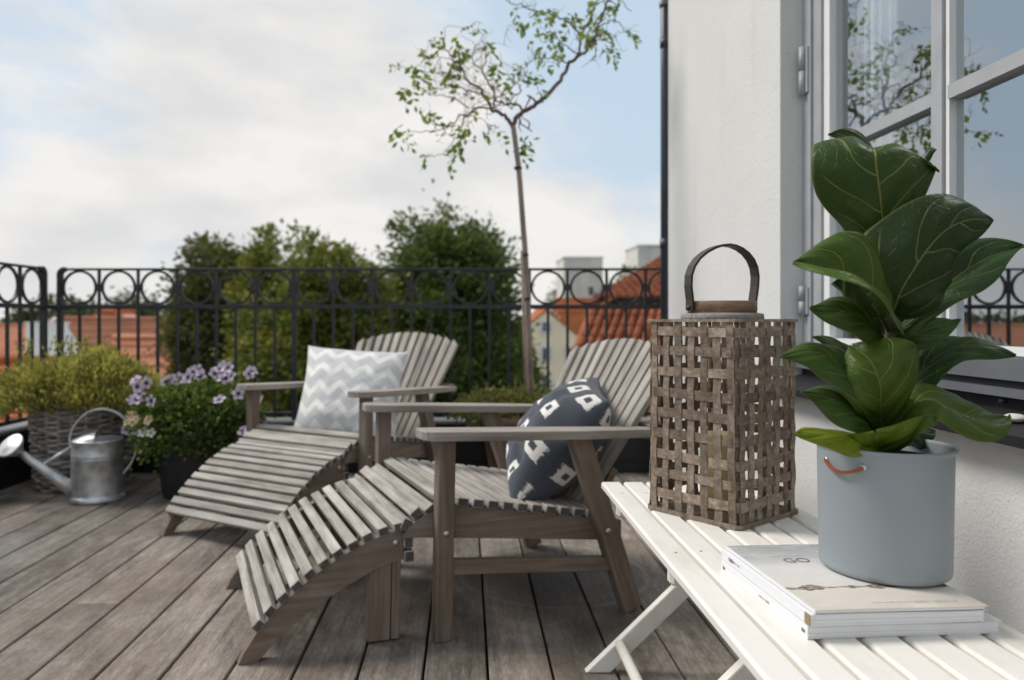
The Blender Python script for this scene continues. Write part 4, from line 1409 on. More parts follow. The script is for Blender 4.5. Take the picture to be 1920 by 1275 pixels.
def sprigs(n, g_, fn):
    V, Fs = [], []
    for i in range(n):
        base, d, L, w_ = fn()
        d = d / np.linalg.norm(d)
        sd = np.cross(d, g_.normal(size=3)); sd /= np.linalg.norm(sd)
        o = len(V)
        # spiky sprig: thin stalk with three pairs of needles
        for k in range(4):
            f0 = 0.15 + 0.22 * k
            c_ = base + d * L * f0
            s2 = np.cross(d, sd) if k % 2 else sd
            up = d * L * 0.26
            V += [c_ - d * L * 0.05, c_ + s2 * w_ + up * 0.7, c_ + up * 1.25, c_ - s2 * w_ + up * 0.7]
            Fs.append((o + 4 * k, o + 4 * k + 1, o + 4 * k + 2, o + 4 * k + 3))
    return V, Fs
def hfn():
    a = g_.uniform(0, 2 * math.pi); rr = math.sqrt(g_.uniform(0, 1))
    rx, ry = 0.40, 0.26
    x, y = math.cos(a) * rr * rx, math.sin(a) * rr * ry
    if x < 0: x *= 1.12
    bump_ = 0.03 * math.sin(9 * x + 1) + 0.02 * math.sin(17 * x + 11 * y)
    ztop = 0.15 * (1 - rr ** 4.0) + 0.035 + bump_
    lev = g_.uniform(0.35, 1.0)
    z = ztop * lev - 0.05 - 0.05 * (rr > 0.85) * g_.uniform(0, 1)
    base = np.array([x, y, z])
    d = np.array([x * 1.3 + g_.normal() * 0.22, y * 1.3 + g_.normal() * 0.22, 0.7 - 0.25 * rr])
    return base, d, g_.uniform(0.05, 0.10), g_.uniform(0.0028, 0.0055)
V, Fs = sprigs(9000, g_, hfn)
# a few tall shoots
def hf2():
    c_ = random.choice([(-0.05, 0.10), (0.03, 0.10), (-0.16, 0.05), (0.015, 0.12), (-0.30, 0.05)])
    z = g_.uniform(0.10, 0.24)
    return np.array([c_[0] + g_.normal() * 0.03, c_[1] + g_.normal() * 0.03, z]), np.array([g_.normal() * 0.3, g_.normal() * 0.3, 1]), 0.07, 0.007
V2, F2 = sprigs(110, g_, hf2)
o_ = len(V); V += V2; Fs += [tuple(i + o_ for i in f) for f in F2]
me = bpy.data.meshes.new('sprigs'); me.from_pydata([tuple(q) for q in V], [], Fs); me.materials.append(M['leaf_heather'])
fo = link('foliage', me, hp); fo['kind'] = 'stuff'
q = MB()
for i in range(120):
    a = g_.uniform(0, 6.28); rr = math.sqrt(g_.uniform(0, 1))
    x, y = math.cos(a) * rr * 0.36, math.sin(a) * rr * 0.24
    q.tube([(x * 0.45, y * 0.45, -0.005), (x * 0.8, y * 0.8, 0.05), (x, y, 0.11 * (1 - rr * rr) + 0.03)], 0.003, 4)
sm = q.build('stems', M['bark'], hp); sm['kind'] = 'stuff'

# ------------------------------------------------------------------ petunias in a dark pot
pp = empty('plant_pot', (-1.255, 3.52, 0), 0, 'tall tapered black plastic pot behind the slatted footrest', 'pot')
q = MB(); q.lathe([(0.0, 0.0), (0.158, 0.0), (0.162, 0.006), (0.198, 0.27), (0.204, 0.275), (0.206, 0.305), (0.198, 0.308), (0.190, 0.300), (0.185, 0.27), (0.0, 0.265)], 40); q.build('body', M['pot_black'], pp)
q = MB(); q.lathe([(0.0, 0.268), (0.185, 0.272)], 24); q.build('soil', M['soil'], pp)
pl_ = empty('petunia_plant', (-1.255, 3.52, 0.27), 0, 'leafy trailing plant with lilac petunia flowers in the black pot', 'plant')
g_ = np.random.default_rng(8)
pts, dirs = [], []
for i in range(820):
    d = g_.normal(size=3); d /= np.linalg.norm(d)
    if d[2] < -0.55: d[2] *= -0.6
    rr = g_.uniform(0.5, 1) ** 0.5
    c_ = np.array([0.0, -0.02, 0.08]) + d * np.array([0.285, 0.235, 0.165]) * rr
    if d[2] < -0.1: c_[2] -= g_.uniform(0, 0.07)
    k = 17
    o = g_.normal(size=(k, 3)) * 0.018
    pts.append(c_ + o); dirs.append(o * 20 + d * 0.6 + g_.normal(size=(k, 3)) * 0.5)
pts, dirs = np.concatenate(pts), np.concatenate(dirs)
fo = link('foliage', leaf_mesh('leaves', pts, dirs, g_.uniform(0.014, 0.028, len(pts)), 0.8, M['leaf_petunia'], 3), pl_); fo['kind'] = 'stuff'
def flower_mesh(r, pm, seed):
    q = MB(); rd_ = random.Random(seed)
    for k in range(5):
        a0 = 2 * math.pi * k / 5
        n = 5; vs_ = [(0, 0, -0.004)]
        for i in range(n):
            a = a0 + (i / (n - 1) - 0.5) * 1.12
            rr = r * (0.70 + 0.30 * math.cos((i / (n - 1) - 0.5) * 3.0)) * rd_.uniform(0.88, 1.10)
            vs_.append((math.cos(a) * rr, math.sin(a) * rr, r * rd_.uniform(0.05, 0.32)))
        q.add(vs_, [(0, i, i + 1) for i in range(1, n)], 0, True)
    n = 10
    q.add([(0, 0, -0.002)] + [(math.cos(2 * math.pi * i / n) * r * (0.30 + 0.08 * (i % 2)), math.sin(2 * math.pi * i / n) * r * (0.30 + 0.08 * (i % 2)), r * 0.10) for i in range(n)],
          [(0, 1 + i, 1 + (i + 1) % n) for i in range(n)], 1, True)
    q.tube([(0, 0, 0), (0, 0, -r * 0.9)], [r * 0.13, r * 0.05], 6, 2)
    return q.mesh('flower', pm)
fmA = [flower_mesh(0.031, [M['petal'], M['petal_eye'], M['leaf_petunia']], s_) for s_ in range(4)]
fmC = flower_mesh(0.02, [M['petal_cream'], M['flower_mid'], M['leaf_petunia']], 9)
fmW = flower_mesh(0.022, [M['petal_white'], M['flower_mid'], M['leaf_petunia']], 10)
fl = [(255, 713, 3.35), (258, 725, 3.33), (262, 738, 3.34), (256, 750, 3.33), (275, 718, 3.4), (284, 752, 3.3), (248, 752, 3.35), (312, 716, 3.5), (322, 712, 3.52), (330, 717, 3.5), (338, 710, 3.48), (353, 708, 3.42), (362, 698, 3.45), (371, 694, 3.5), (376, 706, 3.5),
      (412, 692, 3.5), (420, 688, 3.52), (428, 690, 3.5), (416, 708, 3.46), (424, 709, 3.46), (432, 706, 3.48), (411, 750, 3.28), (447, 738, 3.34), (468, 700, 3.5), (472, 696, 3.5), (485, 745, 3.42), (490, 796, 3.5), (455, 808, 3.3), (238, 805, 3.45), (403, 700, 3.5)]
rd_ = random.Random(4)
for i, (px, py, Y) in enumerate(fl):
    p = P(px, py, Y) - Vector(pl_.location)
    d = Vector((rd_.uniform(-0.5, 0.3), -1, rd_.uniform(-0.1, 0.7))).normalized() if i % 3 else Vector((rd_.uniform(-0.8, 0.8), -0.6, 0.9)).normalized()
    Mx = Vector((0, 0, 1)).rotation_difference(d).to_matrix().to_4x4() @ Matrix.Rotation(rd_.uniform(0, 1.2), 4, 'Z')
    Mx.translation = p
    link('flower', fmA[i % 4], pl_, Mx)
for fmm, lst in ((fmC, [(238, 792, 3.33), (246, 783, 3.35), (250, 778, 3.36), (243, 778, 3.35), (255, 786, 3.33), (248, 792, 3.32), (277, 790, 3.28), (279, 786, 3.28)]), (fmW, [(266, 812, 3.3), (270, 810, 3.3), (283, 812, 3.28), (254, 808, 3.35)])):
    for (px, py, Y) in lst:
        p = P(px, py, Y) - Vector(pl_.location)
        Mx = Vector((0, 0, 1)).rotation_difference(Vector((rd_.uniform(-0.5, 0.5), -1, 0.4)).normalized()).to_matrix().to_4x4(); Mx.translation = p
        link('flower', fmm, pl_, Mx)

# ------------------------------------------------------------------ small tree in a planter
tp = empty('tree_planter', (0.285, 3.76, 0), 0, 'brown tapered clay planter holding the slender tree', 'planter')
q = MB(); q.lathe([(0.0, 0.0), (0.150, 0.0), (0.155, 0.01), (0.205, 0.30), (0.222, 0.305), (0.224, 0.345), (0.208, 0.348), (0.195, 0.33), (0.0, 0.31)], 36); q.build('body', M['pot_brown'], tp)
q = MB(); q.lathe([(0.0, 0.322), (0.197, 0.325)], 24); q.build('soil', M['soil'], tp)
hg = empty('ground_cover', (0.285, 3.76, 0.32), 0, 'bronze-green creeping plant overflowing the brown planter at the tree foot', 'plant')
g_ = np.random.default_rng(21)
pts, dirs = [], []
for i in range(380):
    d = g_.normal(size=3); d /= np.linalg.norm(d); d[2] = abs(d[2]) * (1 if g_.uniform() > 0.25 else -0.7)
    c_ = np.array([-0.03, 0, 0.03]) + d * np.array([0.33, 0.22, 0.105]) * g_.uniform(0.55, 1.0)
    k = 15
    o = g_.normal(size=(k, 3)) * 0.02
    pts.append(c_ + o); dirs.append(o * 20 + d * 0.7 + g_.normal(size=(k, 3)) * 0.5)
pts, dirs = np.concatenate(pts), np.concatenate(dirs)
fo = link('foliage', leaf_mesh('leaves', pts, dirs, g_.uniform(0.014, 0.028, len(pts)), 0.7, M['leaf_hedge'], 4), hg); fo['kind'] = 'stuff'

TY = 3.76
ct = empty('corkscrew_tree', (0.327, TY, 0.32), 0, 'slender young tree with twisted branches and sparse leaves in the brown planter', 'tree')
TO = Vector(ct.location)
tm = MB()
trunk = [(996, 760), (994, 700), (992, 640), (989, 560), (985, 480), (979, 400), (973, 320), (968, 280), (962, 236)]
tpts = [P(x, y, TY) - TO for x, y in trunk]
tpts.insert(0, Vector((0.005, 0, -0.01)))
tm.tube(catmull(tpts, 3), [0.0165 - 0.0035 * i / (3 * (len(tpts) - 1)) for i in range(3 * (len(tpts) - 1) + 1)], 10)
tm.build('trunk', M['bark_pale'], ct)
# cane tied along the trunk
stk = [P(988, 757, TY - 0.03), P(978, 470, TY - 0.03)]
sk = MB(); sk.tube([stk[0] - TO - Vector((0, 0, 0.1)), stk[1] - TO], 0.007, 8); sk.build('cane', M['stake'], ct)
for py in (315, 560, 478):
    px = np.interp(-py, [-y for x, y in trunk], [x for x, y in trunk])
    c_ = P(px, py, TY) - TO
    q = MB(); q.tube([c_ + Vector((-0.003, 0, -0.006)), c_ + Vector((-0.003, 0, 0.006))], 0.0205, 10); q.build('tie', M['pot_black'], ct)
br = MB()
leaf_spots = []
rb = random.Random(12)
def branch(pts, r0, r1, dy0, dy1, twig=0.5, leafy=0.25, tl=0.13):
    n = len(pts)
    c_ = [P(x, y, TY + dy0 + (dy1 - dy0) * i / (n - 1)) - TO for i, (x, y) in enumerate(pts)]
    cc = catmull(c_, 4)
    for k in range(1, len(cc) - 1):
        cc[k] = cc[k] + Vector((rb.gauss(0, 0.0035), rb.gauss(0, 0.006), rb.gauss(0, 0.0035)))
    m_ = len(cc)
    br.tube(cc, [r0 + (r1 - r0) * (i / (m_ - 1)) for i in range(m_)], 7)
    for k in range(3, m_ - 1):
        if rb.random() < twig * 0.50:
            tg = (cc[k + 1] - cc[k - 1]).normalized()
            wander(cc[k], (tg + Vector((rb.gauss(0, 0.8), rb.gauss(0, 0.8), rb.gauss(0.1, 0.8)))).normalized(), r1 * 0.7, tl, 2, leafy)
    if leafy > 0.28: leaf_spots.append((cc[-1], (cc[-1] - cc[-3]).normalized(), 1.0))
def wander(p, d, r, L, depth, leafy):
    n = 7; pts = [p]; cur = p.copy(); dd = d.copy()
    LL = L * rb.uniform(0.5, 1.3)
    for i in range(n):
        dd = (dd + Vector((rb.gauss(0, 0.45), rb.gauss(0, 0.45), rb.gauss(-0.02, 0.45)))).normalized()
        cur = cur + dd * LL / n
        pts.append(cur.copy())
    r = max(r, 0.0012)
    br.tube(pts, [r * (1 - 0.5 * i / n) for i in range(n + 1)], 4, cap=False)
    if depth > 0 and rb.random() < 0.6:
        for k in range(rb.randint(1, 2)):
            i = rb.randint(2, n - 1)
            wander(pts[i], (dd + Vector((rb.gauss(0, 0.9), rb.gauss(0, 0.9), rb.gauss(0, 0.9)))).normalized(), r * 0.75, L * 0.75, depth - 1, leafy)
    if rb.random() < leafy * 0.22:
        leaf_spots.append((pts[-1], dd, 0.8))
B = branch
B([(962, 240), (968, 222), (980, 208), (1000, 199), (1022, 180), (1045, 154), (1058, 138), (1066, 118), (1085, 104)], 0.0125, 0.0085, 0, -0.05, 0.05, 0.1)
B([(1085, 104), (1100, 92), (1112, 74), (1121, 50), (1130, 25), (1141, 0), (1152, -30)], 0.0075, 0.004, -0.05, -0.15, 0.5, 0.35)
B([(1080, 108), (1088, 84), (1092, 66), (1103, 40), (1112, 20), (1122, -4), (1128, -30)], 0.0065, 0.0035, -0.05, 0.05, 0.5, 0.4)
B([(1091, 70), (1080, 56), (1062, 40), (1050, 34), (1032, 27), (1010, 22), (990, 17), (978, 9), (958, 7), (945, -8)], 0.005, 0.002, -0.02, 0.1, 0.45, 0.35)
B([(1062, 118), (1045, 112), (1022, 108), (1000, 112), (985, 125), (965, 140)], 0.0035, 0.0015, -0.03, 0.12, 0.7, 0.3)
B([(1085, 100), (1070, 94), (1052, 80), (1040, 64), (1028, 60)], 0.0035, 0.0016, -0.05, -0.2, 0.7, 0.55)
B([(1122, 50), (1140, 42), (1158, 40), (1172, 56), (1180, 62)], 0.003, 0.0013, -0.12, -0.2, 0.5, 0.5)
B([(1112, 74), (1128, 72), (1142, 78), (1152, 92)], 0.0025, 0.0012, -0.1, -0.05, 0.5, 0.6)
B([(980, 208), (974, 198), (962, 195), (950, 196), (938, 191), (928, 188)], 0.006, 0.004, 0, 0.08, 0.35, 0.2)
B([(955, 196), (962, 182), (976, 174), (972, 160), (960, 150), (950, 140)], 0.0035, 0.0015, 0.04, 0.16, 0.9, 0.3)
B([(928, 188), (945, 178), (960, 165), (975, 150), (985, 140)], 0.003, 0.0013, 0.08, -0.1, 0.9, 0.35)
B([(962, 240), (952, 222), (938, 213), (922, 207)], 0.0105, 0.008, 0, -0.02, 0.1, 0.1)
B([(922, 207), (916, 192), (908, 178), (900, 166), (886, 157), (873, 148), (868, 132), (860, 119), (851, 115), (848, 104), (838, 96), (832, 84)], 0.0075, 0.0025, -0.02, -0.12, 0.75, 0.35, 0.2)
B([(922, 206), (928, 190), (925, 170), (915, 155), (908, 141), (904, 128), (894, 125), (886, 114), (887, 100), (898, 90)], 0.006, 0.002, -0.02, 0.1, 0.75, 0.28, 0.2)
B([(908, 178), (890, 172), (868, 165), (850, 160), (835, 165), (818, 168)], 0.004, 0.0015, 0.0, 0.12, 0.75, 0.3)
B([(922, 207), (902, 200), (886, 208), (876, 218), (862, 215), (852, 230), (838, 238), (815, 246), (790, 248), (768, 246)], 0.005, 0.0014, -0.02, -0.16, 0.4, 0.35, 0.12)
B([(880, 203), (862, 190), (845, 182), (828, 178), (810, 178), (798, 172)], 0.0035, 0.0014, 0.0, 0.14, 0.45, 0.3, 0.12)
B([(870, 216), (868, 232), (862, 250), (850, 265), (838, 280), (822, 292), (808, 292)], 0.003, 0.0013, -0.05, 0.08, 0.4, 0.5, 0.1)
B([(905, 128), (912, 110), (908, 90), (905, 70), (898, 60)], 0.003, 0.0013, 0.05, 0.0, 0.5, 0.4, 0.1)
B([(873, 148), (855, 142), (835, 140), (812, 134), (790, 132), (772, 130), (750, 126)], 0.003, 0.0011, -0.08, 0.05, 0.45, 0.35, 0.12)
B([(862, 215), (880, 216), (900, 222), (915, 232), (935, 240)], 0.0025, 0.0011, -0.06, -0.12, 0.6, 0.15, 0.08)
br.build('branches', M['bark'], ct)
# leaf sprays: compound leaves along short stalks
spots = [(745, 240), (738, 250), (757, 258), (762, 165), (770, 160), (758, 172), (783, 130), (795, 135), (770, 125), (800, 95), (792, 92), (818, 88), (822, 95), (832, 76), (845, 80), (855, 85), (870, 90), (880, 92), (905, 55), (915, 85), (838, 115), (845, 125), (828, 155), (865, 140),
         (788, 205), (800, 215), (808, 220), (842, 230), (835, 235), (855, 270), (848, 278), (862, 280), (870, 250), (880, 240), (845, 300), (850, 305), (800, 290), (873, 225), (880, 183), (890, 165), (936, 120), (938, 115), (970, 120), (975, 130), (980, 128), (935, 145), (868, 148),
         (970, 50), (980, 48), (1000, 18), (1010, 22), (1035, 20), (1045, 18), (1072, 28), (1070, 38), (1078, 32), (1030, 65), (1045, 60), (1042, 72), (1110, 48), (1115, 55), (1108, 62), (1112, 70), (1118, 58), (1090, 55), (1098, 68), (1180, 62), (1170, 58), (1135, 92), (1146, 90), (1050, 95), (1045, 85), (1048, 105), (1010, 95), (1015, 98), (1115, 12), (1125, 5), (1105, 15), (1150, 12), (1008, 140), (1012, 150), (1008, 170), (960, 165), (990, 82), (1160, 2), (962, 20),
         (968, 268), (978, 262), (988, 270), (972, 278), (905, 247), (938, 246)]
for (x, y) in spots:
    leaf_spots.append((P(x, y, TY + rb.uniform(-0.12, 0.12)) - TO, Vector((rb.gauss(0, 0.6), rb.gauss(0, 0.6), -0.5 + rb.gauss(0, 0.4))).normalized(), 1.55))
pts, dirs, szs = [], [], []
for (p, d, sc) in leaf_spots:
    ax = (Vector(d) + Vector((0, 0, -0.35))).normalized()
    sd = ax.orthogonal().normalized()
    sd = Matrix.Rotation(rb.uniform(0, 6.28), 3, ax) @ sd
    L = rb.uniform(0.035, 0.07) * sc
    npair = rb.randint(3, 4)
    for k in range(npair):
        c_ = Vector(p) + ax * (L * k / npair)
        for sg in (-1, 1):
            if rb.random() < 0.12: continue
            pts.append(c_); dirs.append((sd * sg + ax * 0.55 + Vector((rb.gauss(0, .25), rb.gauss(0, .25), rb.gauss(0, .25))))); szs.append(rb.uniform(0.020, 0.034) * sc)
    pts.append(Vector(p) + ax * L); dirs.append(ax); szs.append(0.026 * sc)
me = leaf_mesh('leaves', np.array(pts), np.array([tuple(q) for q in dirs]), np.array(szs), 0.55, M['leaf_tree'], 6, 0.08)
fo = link('leaves', me, ct); fo['kind'] = 'stuff'

# ------------------------------------------------------------------ white slatted table
tb = empty('slatted_table', (0.541, 1.2, 0), 0, 'low white slatted wooden table with folding crossed legs beside the wall', 'table')
def T(x, y, z): return Vector((x - 0.541, y - 1.2, z))
WP = M['white_paint']
NS = 7; sw = 0.0492; pit = 0.0560
for k in range(NS):
    x = 0.341 + sw / 2 + pit * k
    board('top_slat', T(x, 0.52, 0.401), T(x, 1.88, 0.401), sw, 0.018, WP, tb, across=(1, 0, 0), bev=0.004)
for yy in (1.76, 1.31, 0.72):
    board('cleat', T(0.356, yy, 0.372), T(0.728, yy, 0.372), 0.028, 0.038, WP, tb, across=(0, 1, 0), bev=0.006)
for yy, yo in ((1.738, 0.0), (1.333, 0.0), (0.70, 0.0)):
    for (xa, xb, dy) in ((0.306, 0.690, 0.0), (0.782, 0.398, -0.026)):
        p0, p1 = T(xa, yy + dy, 0.0), T(xb, yy + dy, 0.372)
        dirv = (p1 - p0).normalized()
        # leg with its foot cut flat to the floor
        q = MB(); hwid = 0.0285
        sx_ = hwid * 1.0 / abs(dirv.z)
        vs_ = []
        for (pc, z_) in ((p0, 0.0), (p1, 0.372)):
            for sx2 in (-1, 1):
                for sy in (-0.011, 0.011):
                    vs_.append((pc.x + sx2 * sx_ * 0.72, pc.y + sy, z_))
        q.add(vs_, [(0, 1, 3, 2), (4, 6, 7, 5), (0, 4, 5, 1), (2, 3, 7, 6), (0, 2, 6, 4), (1, 5, 7, 3)])
        lo_ = q.build('leg', WP, tb)
        md = lo_.modifiers.new('bevel', 'BEVEL'); md.width = 0.0035; md.segments = 2
for (x, z, ya_, yb_) in ((0.357, 0.066, 0.70, 1.730), (0.725, 0.066, 0.68, 1.705)):
    q = MB(); q.tube([T(x, ya_, z), T(x, yb_, z)], 0.0115, 14); q.build('dowel', WP, tb)
q = MB()
nm = None
for yy in (1.76, 1.31, 0.72):
    for k in range(NS):
        x = 0.341 + sw / 2 + pit * k
        for dx in (-0.006, 0.008):
            pass
        q2 = MB(); q2.tube([(0, 0, 0), (0, 0, 0.0006)], 0.0028, 8)
        if nm is None: nm = q2.mesh('nail', M['nail'])
        link('nail', nm, tb, Matrix.Translation(T(x + rd.uniform(-0.008, 0.008), yy + rd.uniform(-0.006, 0.006), 0.4098)))

# ------------------------------------------------------------------ woven lantern
TZ = 0.410
lc = Vector((0.526, 1.440, TZ + 0.001)); ri = Vector((math.sin(R(52.5)), math.cos(R(52.5)), 0)); le = Vector((math.sin(R(-37.5)), math.cos(R(-37.5)), 0))
SD = 0.216; LH = 0.408
cen = lc + ri * SD / 2 + le * SD / 2
ln = empty('woven_lantern', cen, 0, 'square lantern of woven wood strips with a leather handle on the white table', 'lantern')
def Lp(a, b_, z): return ri * (a - SD / 2) + le * (b_ - SD / 2) + Vector((0, 0, z))
rl = random.Random(6)
NV = 7; NH = 9
vp = SD / NV; hp_ = (LH - 0.02) / NH
# perimeter param: face order right-front (along ri, b=0), then (a=SD along le), then back, then left
def peri(sv, off=0.0):
    f = int(sv // SD) % 4; u = sv - SD * (sv // SD)
    if f == 0: return Lp(u, 0 - off, 0), -le
    if f == 1: return Lp(SD + off, u, 0), ri
    if f == 2: return Lp(SD - u, SD + off, 0), le
    return Lp(0 - off, SD - u, 0), -ri
def per_pt(sv, off, z):
    # rounded corner offset: taper offset close to the edges
    p, n_ = peri(sv, off)
    return p + Vector((0, 0, z))
AMP = 0.0016
for h_ in range(NH):
    z = 0.020 + hp_ * (h_ + 0.45) + rl.uniform(-0.003, 0.003)
    pts = []; wv_ = []
    K = NV * 4
    for k in range(K):
        for sub_ in (0.25, 0.5, 0.75):
            sv = (k + sub_) * vp
            sgn = 1 if (k + h_) % 2 == 0 else -1
            off = sgn * AMP * (1.0 if sub_ == 0.5 else 0.55)
            f = int(sv // SD) % 4; u = sv % SD
            eg = min(u, SD - u)
            pts.append(per_pt(sv, off - (0.004 if eg < vp * 0.3 else 0), z + 0.0012 * math.sin(k * 0.5 + h_ * 2.1)))
    q = MB(); q.ribbon(pts, (0, 0, 1), 0.0185 + rl.uniform(-0.0015, 0.0015), 0.0014, closed=True)
    q.build('woven_strip', M['strip'], ln)
for k in range(NV * 4):
    sv = (k + 0.5) * vp
    lean_ = rl.uniform(-0.003, 0.003)
    pts = []
    for i in range(NH * 2 + 1):
        z = 0.006 + (LH - 0.012) * i / (NH * 2)
        h_ = (z - 0.020) / hp_ - 0.45
        hi = round(h_)
        sgn = -1 if (k + hi) % 2 == 0 else 1
        ph = math.cos((h_ - hi) * math.pi)
        off = sgn * AMP * ph
        pts.append(per_pt(sv + lean_ * (i / NH - 1) + 0.0007 * math.sin(i * 0.5 + k), off, z))
    _, nv_ = peri(sv)
    side_ = Vector((0, 0, 1)).cross(nv_)
    q = MB(); q.ribbon(pts, side_, 0.0160 + rl.uniform(-0.0013, 0.0016), 0.0014)
    q.build('woven_strip', M['strip'], ln)
# rims, base, inner corner sticks
for z, hh in ((0.004, 0.009), (LH - 0.003, 0.006)):
    q = MB(); pts = []
    for f in range(4):
        for u in (0.004, SD / 2, SD - 0.004):
            pts.append(per_pt(f * SD + u, 0.003, z))
    q.ribbon(pts, (0, 0, 1), hh, 0.0035, closed=True); q.build('rim', M['strip'], ln)
q = MB(); q.box((0, 0, 0.004), (SD - 0.012, SD - 0.012, 0.006), M=Matrix((ri, le, Vector((0, 0, 1)))).transposed()); q.build('base', M['strip'], ln)
for (a, b_) in ((0.012, 0.012), (SD - 0.012, 0.012), (SD - 0.012, SD - 0.012), (0.012, SD - 0.012)):
    q = MB(); q.tube([Lp(a, b_, 0.005), Lp(a, b_, LH - 0.006)], 0.0045, 8); q.build('corner_stick', M['strip'], ln)
q = MB()
# open top board ring
q.lathe([(0.060, LH - 0.002), (0.0835, LH - 0.002), (0.0845, LH + 0.002), (0.0835, LH + 0.011), (0.072, LH + 0.013), (0.060, LH + 0.012), (0.060, LH - 0.002)], 48); q.build('top_ring', M['grey_rim'], ln)
q = MB()
for k in range(4):
    a = math.pi / 4 + k * math.pi / 2
    d = (ri * math.cos(a) + le * math.sin(a)).normalized()
    q.ribbon([d * 0.075 + Vector((0, 0, LH - 0.004)), d * (SD * 0.7 - 0.004) + Vector((0, 0, LH - 0.004))], d.cross(Vector((0, 0, 1))), 0.018, 0.004)
q.build('top_struts', M['strip'], ln)
q = MB(); q.lathe([(0.064, LH + 0.011), (0.0705, LH + 0.011), (0.071, LH + 0.036), (0.0695, LH + 0.038), (0.064, LH + 0.038), (0.064, LH + 0.011)], 48); q.build('neck', M['neck_wood'], ln)
# handle strap arch
q = MB(); hd = Vector((0.965, 0.26, 0)).normalized()
hc = Vector((0, 0, 0))
ctrl = []
for i in range(17):
    a = math.pi * i / 16
    xx = -(0.0765 + 0.030 * math.sin(a) * abs(math.cos(a))) * math.cos(a) * (1 + 0.0 * math.sin(a)); zz = LH + 0.040 + 0.118 * math.sin(a) ** 0.85
    ctrl.append(hd * (xx + 0.012 * math.sin(a) ** 2) + Vector((0, 0, zz)))
ctrl = [ctrl[0] + Vector((0, 0, -0.022))] + ctrl + [ctrl[-1] + Vector((0, 0, -0.022))]
q.ribbon(ctrl, hd.cross(Vector((0, 0, 1))), 0.025, 0.0050); hs = q.build('handle', M['leather_dark'], ln)
for sg in (-1, 1):
    q = MB(); c_ = hd * sg * 0.0782 + Vector((0, 0, LH + 0.024)); q.tube([c_, c_ + hd * sg * 0.004], 0.0055, 12); q.build('rivet', M['iron'], ln)
cdl = MB(); cdl.lathe([(0.0, 0.0), (0.037, 0.0), (0.039, 0.003), (0.039, 0.152), (0.037, 0.157), (0.025, 0.155), (0.0, 0.152)], 36)
cdo = cdl.build('candle', M['candle']); cdo.location = cen + Vector((-0.006, 0.0, 0.008))
tag(cdo, 'thick cream pillar candle inside the woven lantern', 'candle')
q = MB(); q.tube([(0, 0, 0.152), (0.001, 0, 0.164)], 0.001, 6); q.build('wick', M['pot_black'], cdo)

# ------------------------------------------------------------------ magazines
def magazine(name, c, rz, W, D, th, label, cover, wave=0.0, spine=None):
    e = empty(name, c, rz, label, 'magazine', 'magazines under the grey pot')
    # page block, edges as a thin stack of visible leaves
    nlay = max(3, int(th / 0.0016))
    q = MB(); nx = 14
    zf = lambda u: wave * math.sin(u * 5.2 + 0.6) * (u ** 1.2)
    for l in range(nlay):
        z0, z1 = th * (l + 0.04) / nlay, th * (l + 0.96) / nlay
        if l == nlay - 1: z1 = th - 0.0006
        ins = 0.0012 + random.uniform(0, 0.0012)
        vs_ = []
        for i in range(nx + 1):
            u = i / nx
            x = -W / 2 + 0.001 + (W - 0.003 - ins) * u
            dz = zf(u) * (0.4 + 0.6 * l / nlay)
            for (y, z) in ((-D / 2 + ins, z0), (D / 2 - ins, z0), (D / 2 - ins, z1), (-D / 2 + ins, z1)):
                vs_.append((x, y, z + dz))
        fs_ = [(i * 4 + k, i * 4 + (k + 1) % 4, i * 4 + 4 + (k + 1) % 4, i * 4 + 4 + k) for i in range(nx) for k in range(4)] + [(0, 1, 2, 3), (nx * 4 + 3, nx * 4 + 2, nx * 4 + 1, nx * 4)]
        q.add(vs_, fs_)
    q.build('pages', M['paper'], e)
    q = MB(); vs_ = []
    for i in range(nx + 1):
        u = i / nx; x = -W / 2 + W * u; dz = zf(u)
        for (y, z) in ((-D / 2, th - 0.0004), (D / 2, th - 0.0004), (D / 2, th + 0.0002), (-D / 2, th + 0.0002)):
            vs_.append((x, y, z + dz))
    q.add(vs_, [(i * 4 + k, i * 4 + (k + 1) % 4, i * 4 + 4 + (k + 1) % 4, i * 4 + 4 + k) for i in range(nx) for k in range(4)] + [(0, 1, 2, 3), (nx * 4 + 3, nx * 4 + 2, nx * 4 + 1, nx * 4)])
    q.build('cover', cover, e)
    q = MB(); q.box((-W / 2 - 0.0004, 0, th / 2), (0.0012, D, th)); sp_o = q.build('spine', spine or M['paper'], e)
    return e, sp_o
# printed cover: misty grey sky above a row of dry trees on pale sand
m, t, b = mat('printed_savannah_cover')
v = N(t, 'ShaderNodeTexCoord').outputs['Object']
sx = N(t, 'ShaderNodeSeparateXYZ'); t.links.new(v, sx.inputs[0])
yv = sx.outputs['Y']; xv = sx.outputs['X']
c = ramp(t, M_(t, 'ADD', M_(t, 'MULTIPLY', yv, 3.5), 0.5), [(0.0, (0.60, 0.54, 0.47)), (0.22, (0.63, 0.575, 0.51)), (0.40, (0.66, 0.63, 0.59)), (0.62, (0.62, 0.61, 0.60)), (0.75, (0.42, 0.425, 0.43)), (1.0, (0.30, 0.305, 0.315))])
cloudn = noise(t, mapping(t, v, (14, 30, 1)), 1.0, 5, 0.6)
c = mixc(t, M_(t, 'MULTIPLY', smoothrange(t, cloudn, 0.45, 0.7), 0.35), c, (0.78, 0.76, 0.73))
tn = noise(t, mapping(t, v, (110, 240, 1)), 1.0, 6, 0.75)
tc1 = M_(t, 'ABSOLUTE', M_(t, 'SUBTRACT', yv, M_(t, 'ADD', -0.058, M_(t, 'MULTIPLY', M_(t, 'SUBTRACT', noise(t, mapping(t, v, (16, 0, 0)), 1.0, 3, 0.6), 0.5), 0.025))))
